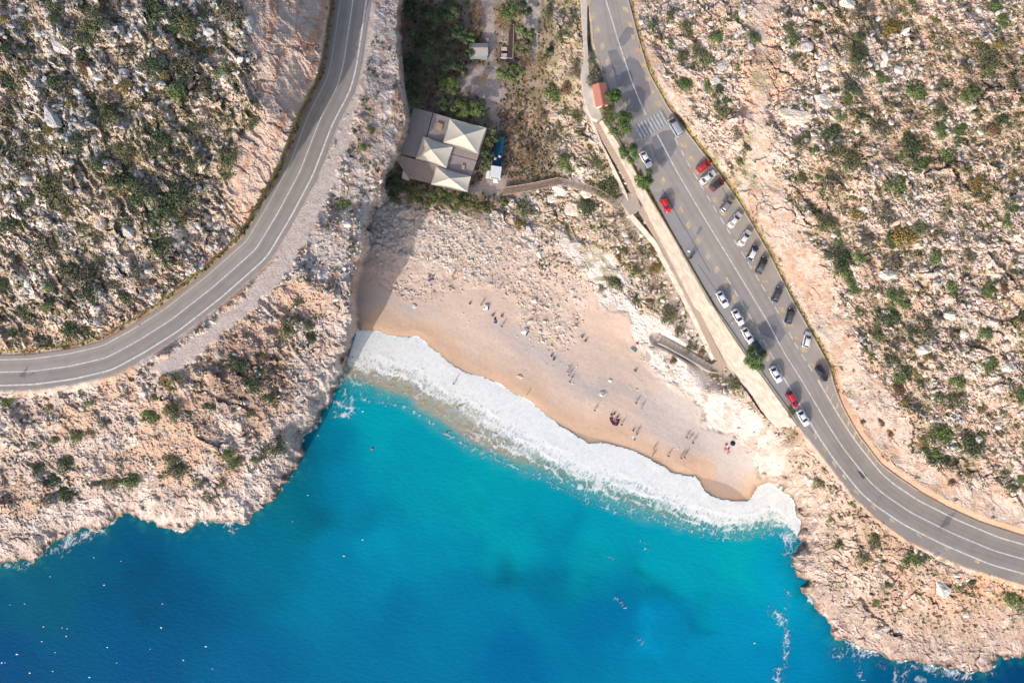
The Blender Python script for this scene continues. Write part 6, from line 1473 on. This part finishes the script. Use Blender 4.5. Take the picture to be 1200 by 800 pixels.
for i, b_ in enumerate([(992,5,11,7,15,CW,'big smooth white boulder cut by the frame top right of centre'),(847,78,10,7,-20,CG,'pale grey boulder above the parking road, upper of two close together'),(838,95,8,6,10,CG,'grey boulder above the parking road, lower of two close together'),
 (872,13,6,9,20,CG,'long grey boulder near the frame top above the gully'),(945,55,8,7,0,CG,'rounded grey boulder left of a bright bush on the right hillside'),(968,75,14,8,-45,CG,'long slanting grey slab above the big pale crag'),(935,138,22,13,12,CP_,'broad pale crag with cracks, largest on the right hillside'),(968,120,14,9,30,CG,'grey upper lobe of the big pale crag'),
 (1035,70,12,7,80,CW,'upright white block beside the ochre bush'),(880,55,5,6,0,CG,'small grey boulder in the reddish gully'),(1120,370,13,6,5,CW,'white slab in the middle of the right hillside'),(1042,322,12,6,10,CW,'flat pale rock under the ochre and dark bush'),
 (1085,410,9,7,0,CW,'white rock above the yellow bush cluster'),(1183,430,9,8,40,CW,'white rock at the lower right edge of the hillside'),(1103,688,13,9,60,CW,'large white angular block on red soil below the right road'),(1122,673,6,4,0,CW,'small white rock in the stone cluster below the right road'),
 (1032,738,12,10,-10,CP_,'brownish rounded block at the sea edge on the right'),(950,562,9,9,20,CW,'white rock touching the lay-by bush'),(658,222,11,9,10,CW,'white rock just below the bend of the footbridge'),(672,243,12,10,30,CP_,'pinkish white rock cluster below the footbridge'),(645,233,9,6,0,CW,'white rock left of the pink cluster below the footbridge'),(688,228,8,6,0,CW,'white rock between two dark bushes below the footbridge'),
 (620,270,7,5,60,CG,'upper grey block in the stone line above the scree'),(624,288,6,5,50,CG,'lower grey block in the stone line above the scree'),(632,298,7,4,60,CW,'longest white block in the stone line above the scree'),(615,281,5,4,0,CG,'small grey block in the stone line above the scree'),
 (485,358,4,3,20,CW,'low white stone alone on the upper left sand'),(610,441,4,3,10,CP_,'pale stone alone on the sand near the surf'),(706,461,5,4,0,CW,'pale rock in the middle of the lower beach'),(715,446,3,2,0,CW,'small pale rock above the middle beach rock'),(483,341,4,3,40,CP_,'tan stone at the foot of the scree near the cliff shadow'),(476,340,3,3,0,CP_,'small tan stone nearest the cliff shadow edge'),
 (70,52,15,9,45,CG,'big grey slab high on the left hillside'),(58,60,10,7,40,CP_,'warm-toned slab beside the big grey slab on the left hillside'),(62,140,18,8,50,CG,'long slanting grey slab on the left hillside'),(118,258,10,14,-25,CP_,'pale tall crag in the middle of the left hillside'),(150,270,7,14,-30,CG,'grey fin of rock beside the pale crag on the left hillside'),(245,38,7,5,0,CW,'pale rock beside a bright bush at top left'),(292,30,7,14,-10,CG,'upright grey rock at the top of the road cliff'),(140,128,12,6,20,CG,'grey slab above an olive bush on the left hillside'),(30,212,10,7,0,CG,'grey rock at the left edge of the hillside'),(145,85,9,6,30,CG,'grey rock near the dark bush on the left hillside')]):
    boulder(*b_, seed=i+3, hz=.42)
# ------------------------------------------------------------ people
def skin_mesh(name, verts, edges, radii, sub=1):
    me = bpy.data.meshes.new(name+"_cage"); me.from_pydata(verts, edges, []); o = bpy.data.objects.new(name+"_cage", me); C.objects.link(o)
    o.modifiers.new("skin", 'SKIN'); 
    if not me.skin_vertices: 
        bpy.context.view_layer.update()
    for i, r in enumerate(radii):
        me.skin_vertices[0].data[i].radius = (r, r) if not hasattr(r, '__len__') else r
    me.skin_vertices[0].data[0].use_root = True
    s = o.modifiers.new("sub", 'SUBSURF'); s.levels = sub; s.render_levels = sub
    dg = bpy.context.evaluated_depsgraph_get(); out = bpy.data.meshes.new_from_object(o.evaluated_get(dg))
    out.name = name; bpy.data.objects.remove(o); bpy.data.meshes.remove(me)
    for p in out.polygons: p.use_smooth = True
    return out
def joints(pose):
    """joint positions, x forward, z up"""
    J = {}
    if pose in ('stand', 'walk'):
        pz = .92; J['pel'] = (0,0,pz); J['wst'] = (0,0,pz+.16); J['chs'] = (.01,0,pz+.38); J['nck'] = (.0,0,pz+.52); J['hd'] = (.02,0,pz+.66); J['top'] = (.02,0,pz+.76)
        sw = .26 if pose == 'walk' else .03
        for s, n in ((1,'l'), (-1,'r')):
            J['hp'+n] = (0,s*.09,pz-.03); J['kn'+n] = (s*sw*.7+.03,s*.10,.50); J['an'+n] = (s*sw-(.06 if s*sw < 0 else 0),s*.10,.09); J['toe'+n] = (s*sw+.16,s*.12,.03)
            J['sh'+n] = (0,s*.18,pz+.46); J['el'+n] = (-s*sw*.5-.02,s*.25,pz+.20); J['wr'+n] = (-s*sw*.9+.08,s*.27,pz-.02)
    elif pose == 'sit':
        J['pel'] = (0,0,.12); J['wst'] = (-.04,0,.28); J['chs'] = (-.03,0,.50); J['nck'] = (.0,0,.64); J['hd'] = (.05,0,.77); J['top'] = (.06,0,.87)
        for s, n in ((1,'l'), (-1,'r')):
            J['hp'+n] = (.02,s*.10,.12); J['kn'+n] = (.38,s*.13,.42); J['an'+n] = (.60,s*.12,.08); J['toe'+n] = (.76,s*.13,.04)
            J['sh'+n] = (-.02,s*.18,.58); J['el'+n] = (.10,s*.26,.36); J['wr'+n] = (.32,s*.16,.44)
    else:
        J['pel'] = (0,0,.12); J['wst'] = (-.17,0,.12); J['chs'] = (-.40,0,.13); J['nck'] = (-.55,0,.14); J['hd'] = (-.69,0,.15); J['top'] = (-.79,0,.15)
        for s, n in ((1,'l'), (-1,'r')):
            J['hp'+n] = (.04,s*.09,.11); J['kn'+n] = (.46,s*.12,.14); J['an'+n] = (.86,s*.13,.07); J['toe'+n] = (.94,s*.16,.16)
            J['sh'+n] = (-.48,s*.18,.12); J['el'+n] = (-.26,s*.32,.08); J['wr'+n] = (-.04,s*.30,.06)
    return J
PM = {}
def person_meshes(pose):
    if pose in PM: return PM[pose]
    J = joints(pose); order = ['pel','wst','chs','nck','hd','top']; V = [J[k] for k in order]; R = [.13,.12,.145,.055,.095,.07]; E = [(0,1),(1,2),(2,3),(3,4),(4,5)]
    for n in 'lr':
        b = len(V); V += [J['hp'+n], J['kn'+n], J['an'+n], J['toe'+n]]; R += [.095,.06,.042,.036]; E += [(0,b),(b,b+1),(b+1,b+2),(b+2,b+3)]
        b = len(V); V += [J['sh'+n], J['el'+n], J['wr'+n]]; R += [.055,.042,.03]; E += [(2,b),(b,b+1),(b+1,b+2)]
    body = skin_mesh('person', V, E, R)
    # hands: palm, four fingers and a thumb joined to the body mesh
    mb = MB()
    for n, s in (('l',1), ('r',-1)):
        w = Vector(J['wr'+n]); e = Vector(J['el'+n]); d = (w-e).normalized(); sd = d.cross(Vector((s*.3,1,.2))).normalized(); up = d.cross(sd)
        mb.tube([w-d*.02, w+d*.04, w+d*.085], [.026,.036,.030], 8)
        for i, L in enumerate((.062,.075,.070,.052)):
            q = w+d*.08+sd*(-.026+.0175*i); mb.tube([q-d*.02, q+d*L*.55, q+d*L*.9-up*.018*s], [.009,.0085,.006], 5)
        q = w+d*.03+sd*(-.034); mb.tube([q, q+d*.03-sd*.02, q+d*.055-sd*.022], [.011,.010,.007], 5)
    # face: nose, ears, eyes and mouth relief
    h = Vector(J['hd']); up = (Vector(J['top'])-h).normalized(); fw = Vector((1,0,0)) if pose != 'lie' else Vector((0,0,1)); sdv = up.cross(fw)
    mb.tube([h+fw*.09+up*.03, h+fw*.115-up*.005], [.010,.016], 6)
    for s in (1,-1): mb.ball(h+sdv*s*.095, .022, 6, 4); mb.ball(h+fw*.085+sdv*s*.034+up*.03, .012, 6, 4)
    mb.tube([h+fw*.092-up*.035-sdv*.022, h+fw*.098-up*.037, h+fw*.092-up*.035+sdv*.022], .007, 5)
    o1 = bpy.data.objects.new('a', body); hm = mb.mesh('h', None, True)
    import bmesh
    bm = bmesh.new(); bm.from_mesh(body); bm.from_mesh(hm); bm.to_mesh(body); bm.free(); bpy.data.objects.remove(o1)
    for p in body.polygons: p.use_smooth = True
    shirt = skin_mesh('shirt', [J['pel'],J['wst'],J['chs'],tuple(Vector(J['chs']).lerp(Vector(J['nck']),.6)),J['shl'],tuple(Vector(J['shl']).lerp(Vector(J['ell']),.6)),J['shr'],tuple(Vector(J['shr']).lerp(Vector(J['elr']),.6))],[(2,1),(1,0),(2,3),(2,4),(4,5),(2,6),(6,7)],[.145,.14,.165,.09,.078,.066,.078,.066])
    tro = skin_mesh('trousers', [J['pel'],J['hpl'],tuple(Vector(J['knl']).lerp(Vector(J['hpl']),.15)),tuple(Vector(J['knl']).lerp(Vector(J['anl']),.55)),J['hpr'],tuple(Vector(J['knr']).lerp(Vector(J['hpr']),.15)),tuple(Vector(J['knr']).lerp(Vector(J['anr']),.55))],[(0,1),(1,2),(2,3),(0,4),(4,5),(5,6)],[.15,.115,.085,.07,.115,.085,.07])
    hr = MB(); c = h+up*.035-fw*.018; hr.ball(c, .112, 10, 7, 1.0); hair = hr.mesh('hair', None, True)
    for m_ in (body, shirt, tro, hair):
        if not m_.materials: m_.materials.append(TRIM)
    PM[pose] = (body, shirt, tro, hair); return PM[pose]
SK = mat("skin", (.48,.28,.19), .6); CL = {'black': mat("black cloth", (.02,.02,.025), .9), 'white': mat("white cloth", (.75,.75,.75), .9), 'red': mat("red cloth", (.45,.03,.04), .9), 'blue': mat("blue cloth", (.05,.10,.32), .9),
 'navy': mat("navy cloth", (.015,.02,.06), .9), 'pink': mat("pink cloth", (.55,.22,.28), .9), 'tan': mat("tan cloth", (.42,.30,.20), .9), 'grey': mat("grey cloth", (.22,.22,.24), .9), 'purple': mat("purple cloth", (.07,.03,.10), .9), 'skin': SK, 'brown': mat("dark brown cloth", (.10,.05,.03), .9), 'teal': mat("teal cloth", (.05,.2,.22), .9)}
HAIRM = mat("dark hair", (.02,.014,.01), .7)
bpy.context.view_layer.update()
def person(x, y, pose, rz, shirt, tro, label, group='people on the beach', z=None):
    b, s, t_, hr = person_meshes(pose); g = max(hs(x, y), .0) if z is None else z; k = (CAM_H-g)/FPX
    r = bpy.data.objects.new('person', b); C.objects.link(r); r.location = ((x-600)*k, (400-y)*k, g-.01); r.rotation_euler = (0, 0, math.radians(rz)); r.scale = (1.03,)*3
    r.material_slots[0].link = 'OBJECT'; r.material_slots[0].material = SK; tag(r, label, 'person', group)
    if shirt != 'skin': pobj('shirt', s, CL[shirt], r)
    pobj('trousers', t_, CL[tro], r); pobj('hair', hr, HAIRM, r); return r
PEOPLE = [
 (745,472,'stand',100,'black','brown','person in black standing, left of a pair at the middle of the lower beach'),(751,478,'walk',40,'white','grey','person in white standing, right of a pair at the middle of the lower beach'),
 (804,511.5,'walk',200,'black','navy','leftmost of three people walking in a row near the white rocks'),(807.5,514.5,'walk',200,'white','tan','person in white, middle of three walking near the white rocks'),(811.5,518,'walk',200,'black','black','rightmost of three people walking in a row near the white rocks'),
 (765.5,526,'stand',30,'grey','tan','person in grey at the surf edge, upper one of two close together'),(764,534,'stand',250,'white','tan','person in white nearest the surf, lower one of two close together'),
 (782.5,533.5,'walk',130,'black','navy','person in dark clothes walking alone near the surf'),(797.5,536,'stand',60,'black','grey','left of two dark-clothed people at the surf edge'),(801.5,535,'stand',210,'brown','black','right of two dark-clothed people at the surf edge'),
 (745.5,507,'stand',60,'grey','black','person in grey standing in the knot of people right of the purple blanket'),(743,514,'stand',300,'navy','black','dark-clothed person standing just below the knot right of the purple blanket'),(741,505,'sit',40,'white','pink','person in white sitting in the knot right of the purple blanket'),
 (728,497,'walk',120,'black','black','person in black standing alone just right of the purple blanket'),(696.5,480.5,'walk',100,'brown','black','person in dark brown walking above left of the purple blanket'),
 (853,526,'sit',80,'red','tan','person in red sitting lowest beside the navy umbrella'),(850,521,'sit',10,'pink','tan','person in pink sitting left of the navy umbrella'),(854,529,'lie',60,'skin','tan','bare-chested person lying below the navy umbrella'),
 (649,421.5,'sit',110,'black','black','dark-clothed person sitting at the lower tip of the scree, right of one in red'),(646,417.5,'sit',70,'red','brown','person in red sitting at the lower tip of the scree'),
 (665,435.5,'stand',50,'pink','navy','topmost of three people below the tip of the scree'),(666.5,439.5,'stand',280,'black','blue','middle of three people below the tip of the scree'),(667.5,447,'walk',20,'brown','black','lowest of three people below the tip of the scree, with a long shadow'),
 (745,434.5,'sit',150,'black','brown','person in black sitting beside the white rock foot with a wide shadow'),(746,402.5,'sit',20,'red','navy','person in red sitting against the white rocks'),(743.5,408,'lie',140,'teal','grey','person in teal lying just below the one in red at the white rocks'),
 (568,361,'sit',60,'navy','blue','person in navy sitting at the right side of the left white beach tent'),(564,357,'stand',60,'brown','black','person standing behind the left white beach tent'),
 (578,369.5,'sit',200,'purple','black','person in purple sitting left of a row below the left beach tent'),(580,374,'lie',80,'pink','navy','person in pink lying below the one in purple'),(587.5,370,'sit',300,'purple','pink','upper right person of the small group below the left beach tent'),(588,382.5,'walk',80,'navy','purple','person standing lowest in the group below the left beach tent'),
 (682.5,395,'sit',160,'brown','black','left of two people sitting on bare sand right of the scree'),(686.5,399.5,'sit',190,'red','black','right of two people sitting on bare sand right of the scree'),
 (503,325,'sit',60,'white','blue','person in white sitting at the left edge of the upper sand'),(508,324,'sit',190,'white','pink','person in white sitting beside another, furthest up the sand on the left'),(530.5,323.5,'walk',80,'blue','navy','person in blue standing at the foot of the scree'),
 (550,356.5,'sit',40,'white','navy','person in white sitting alone left of the left beach tent'),(584.5,339,'stand',100,'white','grey','person in white standing on the scree above the left beach tent'),
 (532,449,'walk',330,'black','navy','dark-clothed person wading in the thick of the surf')]
for p in PEOPLE: person(*p, z=(.05 if p[0] == 532 else None))
person(856, 378.5, 'stand', 20, 'white', 'brown', 'person in white standing beside the white car with open door', 'people at the parked cars', ROAD_H)
person(806.5, 303, 'stand', 60, 'navy', 'black', 'person in navy standing beside the scooter at the wall', 'people at the parked cars', ROAD_H)
person(845.5, 238.5, 'stand', 20, 'pink', 'navy', 'person in pink standing on the road side of the silver hatchback', 'people at the parked cars', ROAD_H)
person(770, 395.5, 'walk', 160, 'tan', 'navy', 'person in tan on the grey platform at the foot of the stairs', 'people at the stairs', 5.6)
for x, y, a, l in ((436.5,525,40,'swimmer alone in the turquoise water left of centre'),(525,506,200,'swimmer in the shallow water over the sand ledge')):
    person(x, y, 'lie', a, 'skin', 'navy' if x < 500 else 'red', l, 'swimmers', -.07)
# circle of people on the purple blanket
bl = empty('blanket', P(720,491,hs(720,491)+.02)); tag(bl, 'dark purple blanket with a pale middle on the lower beach', 'blanket')
g = hs(720,491); bl.location = P(720,491,g+.03); mb = MB(); mb.prism([(1.25*math.cos(a)*1.0, 1.9*math.sin(a)) for a in [i*math.pi/10 for i in range(20)]], 0, .04); mb.build('cloth', CL['purple'], bl, rz=.35)
MB().prism([(.45*math.cos(a), .9*math.sin(a)) for a in [i*math.pi/8 for i in range(16)]], .04, .06).build('mat', CL['pink'], bl, rz=.35)
for i in range(7):
    a = i*2*math.pi/7+.2; ax, ay = 1.1*math.cos(a), 1.75*math.sin(a); c_, s_ = math.cos(.35), math.sin(.35)
    b, s, t_, hr = person_meshes('sit'); r = bpy.data.objects.new('person', b); C.objects.link(r)
    r.location = (bl.location.x+ax*c_-ay*s_, bl.location.y+ax*s_+ay*c_, g+.06); r.rotation_euler = (0,0,a+.35+math.pi)
    r.material_slots[0].link = 'OBJECT'; r.material_slots[0].material = SK
    tag(r, 'person in dark clothes sitting on the %s rim of the purple blanket' % ['right upper','topmost','left upper','left','bottom left','bottom right','right lower'][i], 'person', 'people sitting round the purple blanket'); pobj('shirt', s, CL[['black','purple','navy'][i % 3]], r); pobj('trousers', t_, CL['black'], r); pobj('hair', hr, HAIRM, r)
def umbrella(x, y, m, label, r_=1.0):
    g = hs(x, y); o = empty('beach_umbrella', P(x, y, g)); tag(o, label, 'umbrella'); mb = MB(); n = 8
    v = [(0,0,2.15)]+[(r_*math.cos(i*math.pi/4), r_*math.sin(i*math.pi/4), 1.78) for i in range(8)]+[(0,0,2.10)]+[(r_*math.cos(i*math.pi/4), r_*math.sin(i*math.pi/4), 1.74) for i in range(8)]
    mb.add(v, [(0, 1+i, 1+(i+1) % 8) for i in range(8)]+[(9, 10+(i+1) % 8, 10+i) for i in range(8)]+[(1+i, 10+i, 10+(i+1) % 8, 1+(i+1) % 8) for i in range(8)]); mb.build('canopy', m, o)
    MB().tube([(0,0,-.2),(0,0,2.2)], .025, 6).build('pole', SG, o)
umbrella(856.5, 518, CL['navy'], 'navy beach umbrella beside the white rocks at the right end of the sand', .75)
def beach_tent(x, y, label, rz, s=1.0, m2='navy'):
    g = hs(x, y); o = empty('beach_tent', P(x, y, g), rz); o.scale = (s,)*3; tag(o, label, 'tent', 'small white beach tents'); mb = MB(); rings = []
    for i in range(7):
        t = i/6; a = math.pi*t*.5; rings.append([(-.9+1.5*t, 1.15*math.cos(q)*(1-.15*t), .05+max(.02, 1.1*math.sin(a*1.0+.15))*math.sin(q)) for q in [j*math.pi/8 for j in range(9)]])
    mb.loft(rings, caps=False); me = mb.mesh('shell', CL['white'], True); bm_fix(me); k_ = link('shell', me, o); so = k_.modifiers.new('s', 'SOLIDIFY'); so.thickness = .03
    MB().box((.35,0,.04), (1.3,1.8,.05)).build('floor', CL[m2], o)
    for q in (1,-1): MB().tube([(.6,q*.98,0),(.75,q*1.1,.0)], .02, 5).build('peg', SG, o)
beach_tent(615.5, 388, 'white pop-up beach tent alone below the left side of the scree', -.6, .95)
beach_tent(570, 359.5, 'white pop-up beach tent with people around it on the upper sand', -.2, .8, 'blue')
def towel(x, y, ang, m, label):
    g = hs(x, y); o = empty('towel', P(x, y, g+.02), math.radians(ang)); tag(o, label, 'towel', 'towels on the sand')
    mb = MB(); mb.add([(-.9+.225*i, yy, .02+.015*math.sin(i*1.3)) for i in range(9) for yy in (-.42,.42)]+[(-.9+.225*i, yy, -.03) for i in range(9) for yy in (-.42,.42)], [(2*i,2*i+2,2*i+3,2*i+1) for i in range(8)]+[(18+2*i+1,18+2*i+3,18+2*i+2,18+2*i) for i in range(8)]); mb.build('cloth', m, o)
towel(851,524,70,CL['pink'],'pink towel beside the navy umbrella'); towel(744,511,30,CL['white'],'white towel right of the purple blanket'); towel(534,326,10,CL['tan'],'tan towel at the foot of the scree'); towel(743,409,140,CL['teal'],'teal towel beside the white rocks'); towel(581,375,80,CL['blue'],'blue towel below the left white beach tent'); towel(505,327,20,CL['blue'],'blue towel of the two people in white on the upper sand')
# pole standing in for a thin cast shadow; hand rails along the old path
dw = empty('shadow_pole', P(621,457,hs(621,457)+.1), math.radians(58)); tag(dw, 'thin dark pole in place of a shadow on the sand near the surf', 'shadow_pole')
MB().tube([(-1.7,0,.02),(0,.05,.05),(1.6,0,.02)], [.07,.06,.03], 6).build('log', BARK, dw); MB().tube([(.3,0,.05),(.6,.3,.12)], [.03,.015], 5).build('branch', BARK, dw)
for i, (L, lb) in enumerate((([(550,252),(562,262),(574,274),(580,284)],'left rail of the sandy track down to the beach'),([(556,250),(570,264),(588,278),(602,290)],'right rail of the sandy track down to the beach'))):
    q = resample(np.array(L, float), 9); o = empty('hand_rail', P(L[0][0], L[0][1], hs(*L[0]))); tag(o, lb, 'railing', 'rails of the beach track')
    pts = []
    for p in q:
        g = hs(*p); w = P(p[0], p[1], g+.95); pts.append(w); world_part('post', MB().box((w[0], w[1], g+.4), (.09,.09,1.1)), RAIL, o)
    world_part('rail', MB().tube(pts, .05, 5), RAIL, o)
